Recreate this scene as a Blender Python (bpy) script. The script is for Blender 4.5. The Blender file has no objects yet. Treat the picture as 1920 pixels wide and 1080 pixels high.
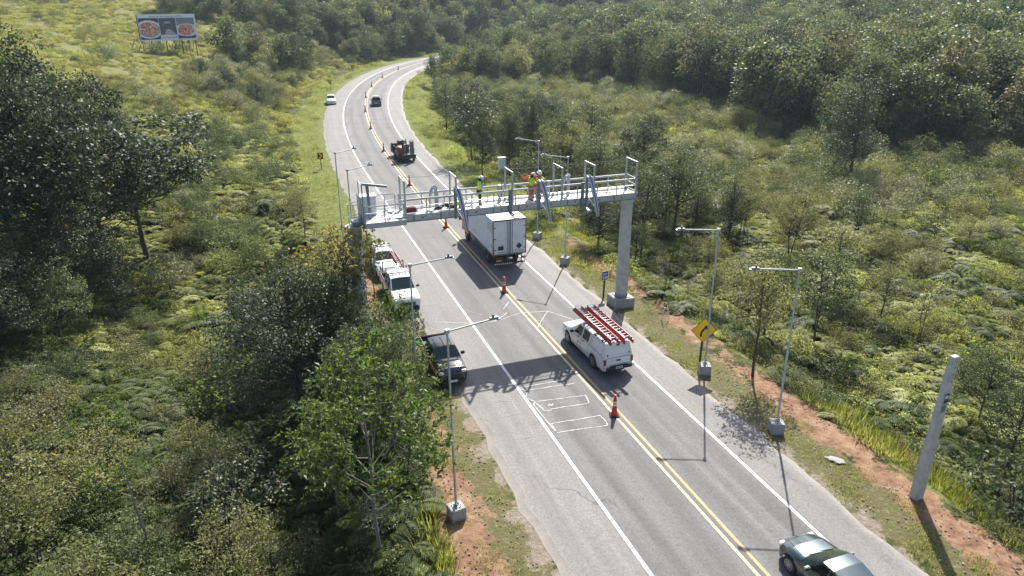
import bpy, bmesh, math, random
import numpy as np
from mathutils import Vector, Matrix, Euler
R = math.radians
C = bpy.context.scene.collection
SC = bpy.context.scene

# ------------------------------------------------------------------ camera, sky, sun, exposure
CAMH = 19.0
F_PX = 1330.0
PITCH = math.atan2(553, F_PX)
cam_d = bpy.data.cameras.new('camera'); cam = bpy.data.objects.new('camera', cam_d); C.objects.link(cam)
cam_d.sensor_width = 36; cam_d.lens = F_PX / 1920 * 36
cam_d.clip_start = 0.5; cam_d.clip_end = 4000
cam.location = (0, 0, CAMH); cam.rotation_euler = (R(90) - PITCH, 0, 0)
SC.camera = cam

SUN_AZ, SUN_EL = R(13), R(45)
w = bpy.data.worlds.new('World'); SC.world = w; w.use_nodes = True
nt = w.node_tree; bg = nt.nodes['Background']
sky = nt.nodes.new('ShaderNodeTexSky'); sky.sky_type = 'NISHITA'; sky.sun_disc = False
sky.sun_elevation = SUN_EL; sky.sun_rotation = SUN_AZ; sky.air_density = 1.0; sky.dust_density = 2.0
nt.links.new(sky.outputs[0], bg.inputs[0]); bg.inputs[1].default_value = 0.098
sun_d = bpy.data.lights.new('sun', 'SUN'); sun = bpy.data.objects.new('sun', sun_d); C.objects.link(sun)
sun_d.energy = 4.9; sun_d.angle = R(0.5); sun_d.color = (1, 0.96, 0.88)
sdir = Vector((math.sin(SUN_AZ) * math.cos(SUN_EL), math.cos(SUN_AZ) * math.cos(SUN_EL), math.sin(SUN_EL)))
sun.rotation_euler = sdir.to_track_quat('Z', 'Y').to_euler()
SC.view_settings.view_transform = 'Standard'; SC.view_settings.look = 'None'
SC.view_settings.exposure = 0.98; SC.view_settings.gamma = 1
try:
    SC.cycles.max_bounces = 6; SC.cycles.transparent_max_bounces = 4
    SC.cycles.diffuse_bounces = 3; SC.cycles.transmission_bounces = 3; SC.cycles.volume_bounces = 0
except Exception: pass

rng = np.random.default_rng(7)
random.seed(7)

# ------------------------------------------------------------------ material helpers
def lnk(m, a, b): m.node_tree.links.new(a, b)
def nd(m, t, **k):
    n = m.node_tree.nodes.new(t)
    for a, b in k.items(): setattr(n, a, b)
    return n
def mat(name, col, rough=0.6, metal=0.0, spec=0.5, noise=None, coat=0.0, bump=None):
    """noise=(scale, amount, darker colour)  bump=(scale, strength)"""
    m = bpy.data.materials.new(name); m.use_nodes = True
    b = m.node_tree.nodes['Principled BSDF']
    b.inputs['Base Color'].default_value = (*col, 1); b.inputs['Roughness'].default_value = rough
    b.inputs['Metallic'].default_value = metal; b.inputs['Specular IOR Level'].default_value = spec
    b.inputs['Coat Weight'].default_value = coat; b.inputs['Coat Roughness'].default_value = 0.05
    tc = nd(m, 'ShaderNodeTexCoord')
    if noise:
        n = nd(m, 'ShaderNodeTexNoise'); n.inputs['Scale'].default_value = noise[0]; n.inputs['Detail'].default_value = 8
        n.inputs['Roughness'].default_value = 0.65
        lnk(m, tc.outputs['Object'], n.inputs['Vector'])
        r = nd(m, 'ShaderNodeValToRGB'); r.color_ramp.elements[0].position = 0.5 - 0.12; r.color_ramp.elements[1].position = 0.62
        c2 = noise[2]; am = noise[1]
        r.color_ramp.elements[0].color = (*[a * (1 - am) + b_ * am for a, b_ in zip(col, c2)], 1)
        r.color_ramp.elements[1].color = (*col, 1)
        lnk(m, n.outputs[0], r.inputs[0]); lnk(m, r.outputs[0], b.inputs['Base Color'])
    if bump:
        n = nd(m, 'ShaderNodeTexNoise'); n.inputs['Scale'].default_value = bump[0]; n.inputs['Detail'].default_value = 6
        lnk(m, tc.outputs['Object'], n.inputs['Vector'])
        bp = nd(m, 'ShaderNodeBump'); bp.inputs['Strength'].default_value = bump[1]; bp.inputs['Distance'].default_value = 0.03
        lnk(m, n.outputs[0], bp.inputs['Height']); lnk(m, bp.outputs[0], b.inputs['Normal'])
    return m

def leafmat(name, dark, mid, light, rough=0.42, trans=0.35, spec=0.5, hue_jit=0.5):
    """foliage: colour from the per-leaf attribute plus a random shift per plant"""
    m = bpy.data.materials.new(name); m.use_nodes = True
    b = m.node_tree.nodes['Principled BSDF']; out = m.node_tree.nodes['Material Output']
    a = nd(m, 'ShaderNodeAttribute', attribute_name='tint')
    oi = nd(m, 'ShaderNodeObjectInfo')
    ad = nd(m, 'ShaderNodeMath', operation='MULTIPLY_ADD'); ad.inputs[1].default_value = hue_jit; ad.inputs[2].default_value = -hue_jit / 2
    lnk(m, oi.outputs['Random'], ad.inputs[0])
    s = nd(m, 'ShaderNodeMath', operation='ADD', use_clamp=True); lnk(m, a.outputs['Fac'], s.inputs[0]); lnk(m, ad.outputs[0], s.inputs[1])
    r = nd(m, 'ShaderNodeValToRGB'); e = r.color_ramp.elements
    e[0].position = 0.0; e[0].color = (*dark, 1); e[1].position = 1.0; e[1].color = (*light, 1)
    x = e.new(0.5); x.color = (*mid, 1)
    lnk(m, s.outputs[0], r.inputs[0]); lnk(m, r.outputs[0], b.inputs['Base Color'])
    b.inputs['Roughness'].default_value = rough; b.inputs['Specular IOR Level'].default_value = spec
    t = nd(m, 'ShaderNodeBsdfTranslucent')
    g = nd(m, 'ShaderNodeMix', data_type='RGBA', blend_type='MULTIPLY'); g.inputs[0].default_value = 1
    lnk(m, r.outputs[0], g.inputs[6]); g.inputs[7].default_value = (1.85, 1.8, 0.88, 1)
    lnk(m, g.outputs[2], t.inputs[0])
    mx = nd(m, 'ShaderNodeMixShader'); mx.inputs[0].default_value = trans
    lnk(m, b.outputs[0], mx.inputs[1]); lnk(m, t.outputs[0], mx.inputs[2]); lnk(m, mx.outputs[0], out.inputs[0])
    return m

# ------------------------------------------------------------------ mesh helpers
class MB:
    def __init__(s): s.v = []; s.f = []; s.m = []; s.mats = []
    def mi(s, m):
        if m not in s.mats: s.mats.append(m)
        return s.mats.index(m)
    def add(s, vs, fs, m):
        o = len(s.v); s.v += [tuple(p) for p in vs]; i = s.mi(m)
        for f in fs: s.f.append([o + k for k in f]); s.m.append(i)
        return s
    def box(s, c, size, m, rot=None, taper=1.0):
        x, y, z = [k / 2 for k in size]
        M = rot if rot is not None else Matrix.Identity(3)
        P = [Vector((sx * x * (taper if sz > 0 else 1), sy * y * (taper if sz > 0 else 1), sz * z)) for sz in (-1, 1) for sx, sy in ((-1, -1), (1, -1), (1, 1), (-1, 1))]
        return s.add([M @ p + Vector(c) for p in P], [(3, 2, 1, 0), (4, 5, 6, 7), (0, 1, 5, 4), (1, 2, 6, 5), (2, 3, 7, 6), (3, 0, 4, 7)], m)
    def tube(s, pts, rad, m, n=8, cap=True):
        pts = [Vector(p) for p in pts]
        if not hasattr(rad, '__len__'): rad = [rad] * len(pts)
        vs = []; fs = []; up = None
        for i, p in enumerate(pts):
            d = (pts[min(i + 1, len(pts) - 1)] - pts[max(i - 1, 0)]).normalized()
            if up is None: up = d.orthogonal().normalized()
            a = (up - d * up.dot(d)).normalized(); b = d.cross(a); up = a
            for k in range(n):
                t = 2 * math.pi * k / n + math.pi / n
                vs.append(p + (a * math.cos(t) + b * math.sin(t)) * rad[i])
        for i in range(len(pts) - 1):
            for k in range(n):
                j = (k + 1) % n; fs.append((i * n + k, i * n + j, (i + 1) * n + j, (i + 1) * n + k))
        if cap: fs.append(tuple(reversed(range(n)))); fs.append(tuple((len(pts) - 1) * n + k for k in range(n)))
        return s.add(vs, fs, m)
    def bar(s, a, b, w, h, m, up=(0, 0, 1)):
        a = Vector(a); b = Vector(b); d = (b - a); L = d.length; d.normalize(); u = Vector(up)
        if abs(d.dot(u)) > 0.98: u = Vector((0, 1, 0))
        x = d; y = u.cross(x).normalized(); z = x.cross(y)
        M = Matrix((x, y, z)).transposed()
        return s.box((a + b) / 2, (L, w, h), m, M)
    def lathe(s, prof, m, c=(0, 0, 0), n=20, axis='z'):
        vs = []; fs = []
        for r, z in prof:
            for k in range(n):
                t = 2 * math.pi * k / n; p = (r * math.cos(t), r * math.sin(t), z)
                if axis == 'y': p = (p[0], p[2], p[1])
                vs.append((p[0] + c[0], p[1] + c[1], p[2] + c[2]))
        for i in range(len(prof) - 1):
            for k in range(n):
                j = (k + 1) % n; q = (i * n + k, i * n + j, (i + 1) * n + j, (i + 1) * n + k)
                fs.append(q if axis == 'z' else q[::-1])
        fs.append(tuple(range(n))[::-1] if axis == 'z' else tuple(range(n))); fs.append(tuple((len(prof) - 1) * n + k for k in range(n)))
        return s.add(vs, fs, m)
    def poly(s, pts, th, m, axis=1):
        """extrude a 2-D outline given as 3-D points by vector th"""
        n = len(pts); th = Vector(th); vs = [Vector(p) for p in pts] + [Vector(p) + th for p in pts]
        fs = [tuple(range(n)), tuple(reversed(range(n, 2 * n)))] + [(i, i + n, (i + 1) % n + n, (i + 1) % n) for i in range(n)]
        return s.add(vs, fs, m)
    def build(s, name, parent=None, smooth=False, bevel=0, mesh_only=False):
        me = bpy.data.meshes.new(name); me.from_pydata(s.v, [], s.f)
        for m in s.mats: me.materials.append(m)
        me.polygons.foreach_set('material_index', s.m)
        me.update()
        bm = bmesh.new(); bm.from_mesh(me); bmesh.ops.recalc_face_normals(bm, faces=bm.faces)
        if bevel: bmesh.ops.bevel(bm, geom=[e for e in bm.edges if e.is_manifold and e.calc_face_angle(0) > 0.6], offset=bevel, segments=2, affect='EDGES', clamp_overlap=True)
        bm.to_mesh(me); bm.free()
        if smooth:
            me.polygons.foreach_set('use_smooth', [True] * len(me.polygons)); me.set_sharp_from_angle(angle=R(35))
        o = bpy.data.objects.new(name, me); C.objects.link(o)
        if parent: o.parent = parent
        return o
def tag(o, label, cat, group=None):
    o['label'] = label; o['category'] = cat
    if group: o['group'] = group
    return o
def struct(o): o['kind'] = 'structure'; return o
def stuff(o, label=None, cat=None):
    o['kind'] = 'stuff'
    if label: o['label'] = label; o['category'] = cat
    return o
def thing(name, label, cat, loc=(0, 0, 0), rz=0, group=None):
    o = bpy.data.objects.new(name, None); C.objects.link(o); o.empty_display_size = 0.2
    o.location = loc; o.rotation_euler = (0, 0, rz)
    return tag(o, label, cat, group)
def dup(root, loc=None, rz=None, label=None, group=None, scale=None):
    r = root.copy(); C.objects.link(r)
    if loc is not None: r.location = loc
    if rz is not None: r.rotation_euler = (r.rotation_euler[0], r.rotation_euler[1], rz)
    if scale is not None: r.scale = scale if hasattr(scale, '__len__') else (scale,) * 3
    if label: r['label'] = label
    if group: r['group'] = group
    for ch in root.children:
        c = ch.copy(); C.objects.link(c); c.parent = r
        for g in ch.children:
            d = g.copy(); C.objects.link(d); d.parent = c
    return r
def text(name, body, size, m, parent, loc, rot, align='CENTER', ext=0.004, sx=1.0):
    cu = bpy.data.curves.new(name, 'FONT'); cu.body = body; cu.size = size; cu.align_x = align; cu.align_y = 'CENTER'; cu.extrude = ext
    t = bpy.data.objects.new(name, cu); C.objects.link(t)
    dg = bpy.context.evaluated_depsgraph_get(); me = bpy.data.meshes.new_from_object(t.evaluated_get(dg))
    bpy.data.objects.remove(t); me.materials.clear(); me.materials.append(m)
    o = bpy.data.objects.new(name, me); C.objects.link(o); o.parent = parent; o.location = loc; o.rotation_euler = rot; o.scale = (sx, 1, 1)
    return o

# ------------------------------------------------------------------ road geometry and terrain
DD = np.array([-0.338, 0.94115]); NN = np.array([DD[1], -DD[0]])
LAT = 14.85
def rl(lat, lon): p = NN * lat + DD * lon; return float(p[0]), float(p[1])
def cx(y):
    y = np.asarray(y, float); x = (LAT - y * NN[1]) / NN[0]
    t = np.clip(y - 60, 0, 150); x = x + 5.903e-4 * t**2 + 5.3e-6 * t**3
    u = np.clip(y - 210, 0, None); return x + u * (2 * 5.903e-4 * 150 + 3 * 5.3e-6 * 150**2) + 0.004 * u**2
CY = np.arange(-60, 330, 1.0); CL = np.stack([cx(CY), CY], 1)
TT = np.gradient(CL, axis=0); TT /= np.linalg.norm(TT, axis=1)[:, None]; PN = np.stack([TT[:, 1], -TT[:, 0]], 1)
def offset(P):
    """signed distance to the yellow line (right positive) and index along it"""
    P = np.asarray(P, float); out = np.empty(len(P)); idx = np.empty(len(P), int)
    for i in range(0, len(P), 4000):
        q = P[i:i + 4000]; d2 = ((q[:, None, :] - CL[None]) ** 2).sum(2); k = d2.argmin(1)
        out[i:i + 4000] = ((q - CL[k]) * PN[k]).sum(1); idx[i:i + 4000] = k
        far = np.sqrt(d2.min(1)); s = np.sign(out[i:i + 4000]); s[s == 0] = 1
        out[i:i + 4000] = np.where(far > np.abs(out[i:i + 4000]) + 3, s * far, out[i:i + 4000])
    return out, idx
def ss(x, a, b): t = np.clip((x - a) / (b - a), 0, 1); return t * t * (3 - 2 * t)
def wob(x, y):
    return (np.sin(x * .31 + 1.3) * np.sin(y * .27 + .4) + .6 * np.sin(x * .11 + y * .17) + .5 * np.sin(x * .73 - y * .51 + 2)) / 2
def terrain_off(x, y, off):
    x = np.asarray(x, float); y = np.asarray(y, float)
    r = off > 0; a = np.abs(off)
    z = np.zeros_like(x)
    right = -1.3 * ss(off, 9.3, 12.5) + 0.9 * ss(off, 14, 30) + ss(off, 10, 20) * wob(x, y) * 0.55
    right += 7 * ss(x, 50, 120) * ss(y, 60, 140)
    dl = -off
    near = 1 - ss(y, 45, 75)
    left = near * (-2.6 * ss(dl, 9.6, 15)) + ss(dl, 10, 20) * wob(x, y) * 0.5
    left += 16 * (1 - np.exp(-np.clip(dl - 15, 0, None) / 45)) * ss(y, 55, 120)
    left += 2.0 * ss(dl, 22, 40) * (1 - ss(y, 55, 110))
    z = np.where(r, right, left)
    back = 0.055 * np.clip(y - 175, 0, None) * ss(a, 9, 40)
    return z + np.minimum(back, 34)
def terrain(x, y):
    P = np.array([[x, y]]); off, _ = offset(P); return float(terrain_off(np.array([x]), np.array([y]), off)[0])
def terrains(P):
    off, _ = offset(P); return terrain_off(P[:, 0], P[:, 1], off), off
def gp(px, py, z=None):
    """point of the terrain seen at a given direction; used to find where a base stands"""
    u = (px - 960) / F_PX; v = (540 - py) / F_PX
    r = np.array([u, math.cos(PITCH) + v * math.sin(PITCH), -math.sin(PITCH) + v * math.cos(PITCH)])
    if z is not None:
        t = (z - CAMH) / r[2]; return (float(r[0] * t), float(r[1] * t), z)
    ts = np.linspace(10, 420, 1600); Q = np.stack([r[0] * ts, r[1] * ts], 1); zz, _ = terrains(Q); zr = CAMH + r[2] * ts
    k = int(np.argmax(zr <= zz)); 
    if zr[k] > zz[k]: k = len(ts) - 1
    return (float(Q[k, 0]), float(Q[k, 1]), float(zz[k]))

# ------------------------------------------------------------------ ground
def ground_material():
    m = bpy.data.materials.new('ground'); m.use_nodes = True
    b = m.node_tree.nodes['Principled BSDF']; b.inputs['Roughness'].default_value = 0.95; b.inputs['Specular IOR Level'].default_value = 0.15
    geo = nd(m, 'ShaderNodeNewGeometry')
    def noise(sc, det=8, ro=0.6):
        n = nd(m, 'ShaderNodeTexNoise'); n.inputs['Scale'].default_value = sc; n.inputs['Detail'].default_value = det; n.inputs['Roughness'].default_value = ro
        lnk(m, geo.outputs['Position'], n.inputs['Vector']); return n.outputs[0]
    def ramp(src, stops):
        r = nd(m, 'ShaderNodeValToRGB'); e = r.color_ramp.elements
        e[0].position, e[0].color = stops[0][0], (*stops[0][1], 1); e[1].position, e[1].color = stops[-1][0], (*stops[-1][1], 1)
        for p, c in stops[1:-1]: x = e.new(p); x.color = (*c, 1)
        lnk(m, src, r.inputs[0]); return r.outputs[0]
    def mix(f, a, c):
        x = nd(m, 'ShaderNodeMix', data_type='RGBA'); lnk(m, f, x.inputs[0]); lnk(m, a, x.inputs[6]); lnk(m, c, x.inputs[7]); return x.outputs[2]
    def math_(op, a, c=None, v=None, clamp=False):
        x = nd(m, 'ShaderNodeMath', operation=op, use_clamp=clamp)
        (lnk(m, a, x.inputs[0]) if not isinstance(a, (int, float)) else setattr(x.inputs[0], 'default_value', a))
        if c is not None: lnk(m, c, x.inputs[1])
        if v is not None: x.inputs[1].default_value = v
        return x.outputs[0]
    def att(n): a = nd(m, 'ShaderNodeAttribute', attribute_name=n); return a.outputs['Fac']
    veg = ramp(noise(0.9), [(0.3, (0.018, 0.024, 0.010)), (0.5, (0.05, 0.062, 0.02)), (0.7, (0.11, 0.12, 0.04))])
    grass = ramp(noise(2.2, 10, .75), [(0.28, (0.05, 0.06, 0.02)), (0.5, (0.13, 0.15, 0.04)), (0.72, (0.24, 0.25, 0.085))])
    dry = ramp(noise(7, 12, .75), [(0.3, (0.045, 0.035, 0.022)), (0.44, (0.15, 0.12, 0.07)), (0.52, (0.10, 0.11, 0.035)), (0.60, (0.20, 0.18, 0.10)), (0.74, (0.30, 0.27, 0.17))])
    dirt = ramp(noise(1.6, 12, .7), [(0.28, (0.10, 0.058, 0.038)), (0.48, (0.25, 0.145, 0.090)), (0.70, (0.38, 0.26, 0.175))])
    sand = ramp(noise(4, 12, .75), [(0.3, (0.14, 0.115, 0.085)), (0.5, (0.24, 0.20, 0.155)), (0.7, (0.34, 0.295, 0.24))])
    hay = ramp(noise(0.8, 12, .8), [(0.30, (0.05, 0.06, 0.02)), (0.45, (0.13, 0.14, 0.045)), (0.58, (0.19, 0.18, 0.07)), (0.75, (0.15, 0.12, 0.06))])
    brk = math_('ADD', math_('MULTIPLY', math_('SUBTRACT', noise(0.7, 8, .7), v=0.5), v=2.6), math_('MULTIPLY', math_('SUBTRACT', noise(5.0, 8, .8), v=0.5), v=1.6))
    def th(n): return math_('MULTIPLY', math_('SUBTRACT', math_('ADD', att(n), brk), v=0.42), v=6, clamp=True)
    c = mix(th('zgrass'), veg, grass); c = mix(th('zhay'), c, hay); c = mix(th('zdry'), c, dry); c = mix(th('zdirt'), c, dirt); c = mix(th('zsand'), c, sand)
    lnk(m, c, b.inputs['Base Color'])
    bp = nd(m, 'ShaderNodeBump'); bp.inputs['Strength'].default_value = 0.9; bp.inputs['Distance'].default_value = 0.12
    lnk(m, noise(5, 12, .75), bp.inputs['Height']); lnk(m, bp.outputs[0], b.inputs['Normal'])
    return m
def bump1(x, a, b, c, d): return ss(x, a, b) * (1 - ss(x, c, d))
def build_ground():
    xs = np.concatenate([-np.geomspace(60, 620, 60)[::-1], np.arange(-59, 60, 0.75), np.geomspace(60, 760, 60)])
    ys = np.concatenate([np.arange(-30, 110, 0.75), np.geomspace(110, 1100, 130)])
    X, Y = np.meshgrid(xs, ys); P = np.stack([X.ravel(), Y.ravel()], 1)
    z, off = terrains(P)
    z = z - 0.06 * (np.abs(off) < 30)
    n = len(z); nx = len(xs); ny = len(ys)
    me = bpy.data.meshes.new('ground')
    V = np.stack([P[:, 0], P[:, 1], z], 1)
    i = (np.arange(ny - 1)[:, None] * nx + np.arange(nx - 1)[None]).ravel()
    Fq = np.stack([i, i + 1, i + nx + 1, i + nx], 1)
    me.vertices.add(n); me.vertices.foreach_set('co', V.ravel()); me.loops.add(Fq.size); me.loops.foreach_set('vertex_index', Fq.ravel())
    me.polygons.add(len(Fq)); me.polygons.foreach_set('loop_start', np.arange(0, Fq.size, 4)); me.polygons.foreach_set('use_smooth', np.ones(len(Fq), bool))
    me.update()
    y = P[:, 1]; a = np.abs(off); near = 1 - ss(y, 48, 66)
    L = off < 0
    zs = np.where(L, bump1(-off, 6, 6.4, 6.9, 7.5), bump1(off, 5, 5.3, 5.6, 6.3)) * (0.35 + 0.5 * near)
    zdry = np.where(L, bump1(-off, 6, 7, 9.3, 10) * (1 - ss(y, 33, 45)), bump1(off, 5, 6, 7.9, 8.6)) * near
    zdirt = np.where(L, bump1(-off, 7.8, 8.8, 10.2, 11.3) * .95, bump1(off, 7.2, 8.2, 9.0, 10.2) * (.72 + .30 * np.sin(P[:, 1] * .55 + P[:, 0] * .3) * np.sin(P[:, 1] * .21 + 1))) * near
    zgrass = np.maximum(np.where(L, bump1(-off, 5, 6, 10.6, 12.6), bump1(off, 4, 5, 11.5, 14)) * (1 - near), bump1(off, 9, 10, 12, 13))
    zhay = np.where(L, ss(-off, 13, 19) * ss(y, 60, 85), bump1(off, 16, 22, 60, 70) * bump1(y, 105, 120, 165, 180) * 0.55) * (1 - ss(y, 215, 300) * (P[:, 0] > -80))
    for nme, d in dict(zsand=zs, zdry=zdry, zdirt=zdirt, zgrass=zgrass, zhay=zhay).items():
        at = me.attributes.new(nme, 'FLOAT', 'POINT'); at.data.foreach_set('value', d.astype(np.float32))
    me.materials.append(ground_material())
    o = bpy.data.objects.new('ground', me); C.objects.link(o); struct(o)
build_ground()

def asphalt():
    m = bpy.data.materials.new('asphalt'); m.use_nodes = True
    b = m.node_tree.nodes['Principled BSDF']; b.inputs['Specular IOR Level'].default_value = 0.35
    geo = nd(m, 'ShaderNodeNewGeometry'); at = nd(m, 'ShaderNodeAttribute', attribute_name='off'); off = at.outputs['Fac']
    s_at = nd(m, 'ShaderNodeAttribute', attribute_name='along').outputs['Fac']
    def noise(sc, det=6, ro=0.6, vec=None):
        n = nd(m, 'ShaderNodeTexNoise'); n.inputs['Scale'].default_value = sc; n.inputs['Detail'].default_value = det; n.inputs['Roughness'].default_value = ro
        lnk(m, vec or geo.outputs['Position'], n.inputs['Vector']); return n.outputs[0]
    def mth(op, a, v=None, c=None, clamp=False):
        x = nd(m, 'ShaderNodeMath', operation=op, use_clamp=clamp); lnk(m, a, x.inputs[0])
        if c is not None: lnk(m, c, x.inputs[1])
        if v is not None: x.inputs[1].default_value = v
        return x.outputs[0]
    # long streaks that follow the road
    cmb = nd(m, 'ShaderNodeCombineXYZ'); lnk(m, mth('MULTIPLY', off, 1.6), cmb.inputs[0]); lnk(m, mth('MULTIPLY', s_at, 0.06), cmb.inputs[1])
    streak = noise(1.0, 6, .6, cmb.outputs[0])
    blot = noise(0.25, 5, .6); speck = noise(22, 2, .8); fine = noise(6, 6, .85)
    fac = mth('ADD', mth('MULTIPLY', streak, 0.5), c=mth('MULTIPLY', blot, 0.5))
    r = nd(m, 'ShaderNodeValToRGB'); e = r.color_ramp.elements
    e[0].position = 0.36; e[0].color = (0.080, 0.079, 0.081, 1); e[1].position = 0.64; e[1].color = (0.160, 0.157, 0.156, 1); lnk(m, fac, r.inputs[0])
    # shoulders are older and dustier
    sh = nd(m, 'ShaderNodeValToRGB'); e = sh.color_ramp.elements
    e[0].position = 0.36; e[0].color = (0.125, 0.12, 0.116, 1); e[1].position = 0.66; e[1].color = (0.205, 0.195, 0.187, 1); lnk(m, fac, sh.inputs[0])
    ga = mth('ADD', off, 0.18); aa = mth('ABSOLUTE', ga)
    f1 = mth('MULTIPLY', mth('SUBTRACT', aa, 3.62), 14, clamp=True)
    mx = nd(m, 'ShaderNodeMix', data_type='RGBA'); lnk(m, f1, mx.inputs[0]); lnk(m, r.outputs[0], mx.inputs[6]); lnk(m, sh.outputs[0], mx.inputs[7])
    # tyre tracks: two slightly darker bands in each lane
    ab = mth('ABSOLUTE', off); t1 = mth('ABSOLUTE', mth('SUBTRACT', mth('ABSOLUTE', mth('SUBTRACT', ab, 1.85)), 0.8))
    tr = mth('MULTIPLY', mth('SUBTRACT', t1, 0.42), -2.2, clamp=True); tr = mth('MULTIPLY', tr, 0.34)
    tr = mth('MULTIPLY', tr, c=mth('ADD', streak, 0.5))
    dk = nd(m, 'ShaderNodeMix', data_type='RGBA', blend_type='MULTIPLY'); lnk(m, tr, dk.inputs[0]); lnk(m, mx.outputs[2], dk.inputs[6]); dk.inputs[7].default_value = (0.25, 0.25, 0.26, 1)
    # stones in the surface
    sp = nd(m, 'ShaderNodeValToRGB'); e = sp.color_ramp.elements; e[0].position = 0.25; e[0].color = (0.2, 0.2, 0.2, 1); e[1].position = 0.75; e[1].color = (1.95, 1.92, 1.88, 1)
    x2 = mth('ADD', mth('MULTIPLY', speck, 0.6), c=mth('MULTIPLY', fine, 0.4)); lnk(m, x2, sp.inputs[0])
    ml = nd(m, 'ShaderNodeMix', data_type='RGBA', blend_type='MULTIPLY'); ml.inputs[0].default_value = 0.8; lnk(m, dk.outputs[2], ml.inputs[6]); lnk(m, sp.outputs[0], ml.inputs[7])
    # dust blown in from the verge
    edge = nd(m, 'ShaderNodeAttribute', attribute_name='edge').outputs['Fac']
    ds = mth('MULTIPLY', mth('SUBTRACT', mth('ADD', edge, c=mth('MULTIPLY', noise(0.9, 8, .7), 0.9)), 1.12), 2.5, clamp=True)
    du = nd(m, 'ShaderNodeMix', data_type='RGBA'); lnk(m, mth('MULTIPLY', ds, 0.85), du.inputs[0]); lnk(m, ml.outputs[2], du.inputs[6]); du.inputs[7].default_value = (0.30, 0.265, 0.225, 1)
    # a few thin cracks and sealed joints
    vo = nd(m, 'ShaderNodeTexVoronoi', feature='DISTANCE_TO_EDGE'); vo.inputs['Scale'].default_value = 0.16
    wv = nd(m, 'ShaderNodeVectorMath', operation='ADD'); lnk(m, geo.outputs['Position'], wv.inputs[0])
    nz = nd(m, 'ShaderNodeTexNoise'); nz.inputs['Scale'].default_value = 0.7; nz.inputs['Detail'].default_value = 6; lnk(m, geo.outputs['Position'], nz.inputs['Vector'])
    sc = nd(m, 'ShaderNodeVectorMath', operation='SCALE'); sc.inputs['Scale'].default_value = 2.2; lnk(m, nz.outputs['Color'], sc.inputs[0]); lnk(m, sc.outputs[0], wv.inputs[1]); lnk(m, wv.outputs[0], vo.inputs['Vector'])
    ck = mth('MULTIPLY', mth('SUBTRACT', vo.outputs['Distance'], 0.006), -220, clamp=True)
    ck = mth('MULTIPLY', ck, c=mth('MULTIPLY', mth('SUBTRACT', noise(0.12, 3), 0.47), 6, clamp=True)); ck = mth('MULTIPLY', ck, 0.75)
    cr = nd(m, 'ShaderNodeMix', data_type='RGBA'); lnk(m, ck, cr.inputs[0]); lnk(m, du.outputs[2], cr.inputs[6]); cr.inputs[7].default_value = (0.05, 0.05, 0.05, 1)
    # oil drips down the middle of each lane
    lane = mth('MULTIPLY', mth('SUBTRACT', mth('ABSOLUTE', mth('SUBTRACT', ab, 1.8)), 0.5), -3, clamp=True)
    dp = mth('MULTIPLY', mth('SUBTRACT', noise(1.7, 3, .6), 0.60), 9, clamp=True); dp = mth('MULTIPLY', mth('MULTIPLY', dp, c=lane), 0.4)
    ol = nd(m, 'ShaderNodeMix', data_type='RGBA'); lnk(m, dp, ol.inputs[0]); lnk(m, cr.outputs[2], ol.inputs[6]); ol.inputs[7].default_value = (0.05, 0.048, 0.046, 1)
    lnk(m, ol.outputs[2], b.inputs['Base Color'])
    rr = nd(m, 'ShaderNodeMapRange'); rr.inputs['To Min'].default_value = 0.62; rr.inputs['To Max'].default_value = 0.9; lnk(m, blot, rr.inputs[0]); lnk(m, rr.outputs[0], b.inputs['Roughness'])
    bp = nd(m, 'ShaderNodeBump'); bp.inputs['Strength'].default_value = 0.35; bp.inputs['Distance'].default_value = 0.01
    lnk(m, speck, bp.inputs['Height']); lnk(m, bp.outputs[0], b.inputs['Normal'])
    return m
def left_edge(y): return -(6.75 + 0.45 * ss(y, 50, 95) - 0.6 * ss(y, 95, 165)) 
def right_edge(y): return 5.5 - 0.15 * ss(y, 40, 80) + 1.6 * ss(y, 85, 150)
def right_line(y): return 3.32 + 0.9 * ss(y, 90, 155)
def left_line(y): return -(3.72 + 0.25 * ss(y, 70, 95) - 0.35 * ss(y, 110, 160))
def build_road():
    ys = CY[25:]; cl = CL[25:]; pn = PN[25:]
    fr = np.concatenate([[0, .03, .06, .12], np.linspace(.2, .8, 16), [.88, .94, .97, 1]])
    jit = (np.sin(ys * 1.7) + np.sin(ys * .63 + 1) + np.sin(ys * 3.1 + 2)) * 0.07
    jit2 = (np.sin(ys * 1.3 + 4) + np.sin(ys * .71 + 3) + np.sin(ys * 2.7)) * 0.07
    le = left_edge(ys) + jit; re = right_edge(ys) + jit2
    V = []; A = []; S = []; E = []
    for i in range(len(ys)):
        for f in fr:
            o = le[i] * (1 - f) + re[i] * f; p = cl[i] + pn[i] * o
            V.append((p[0], p[1], 0.02 if 0 < f < 1 else -0.05)); A.append(o); S.append(ys[i]); E.append(max(0, 1 - min(o - le[i], re[i] - o) / 1.3))
    n = len(fr); Fs = [(i * n + k, i * n + k + 1, (i + 1) * n + k + 1, (i + 1) * n + k) for i in range(len(ys) - 1) for k in range(n - 1)]
    me = bpy.data.meshes.new('road'); me.from_pydata(V, [], Fs)
    for nm, d in (('off', A), ('along', S), ('edge', E)):
        at = me.attributes.new(nm, 'FLOAT', 'POINT'); at.data.foreach_set('value', np.array(d, np.float32))
    me.materials.append(asphalt()); o = bpy.data.objects.new('road', me); C.objects.link(o); struct(o)
build_road()

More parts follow.
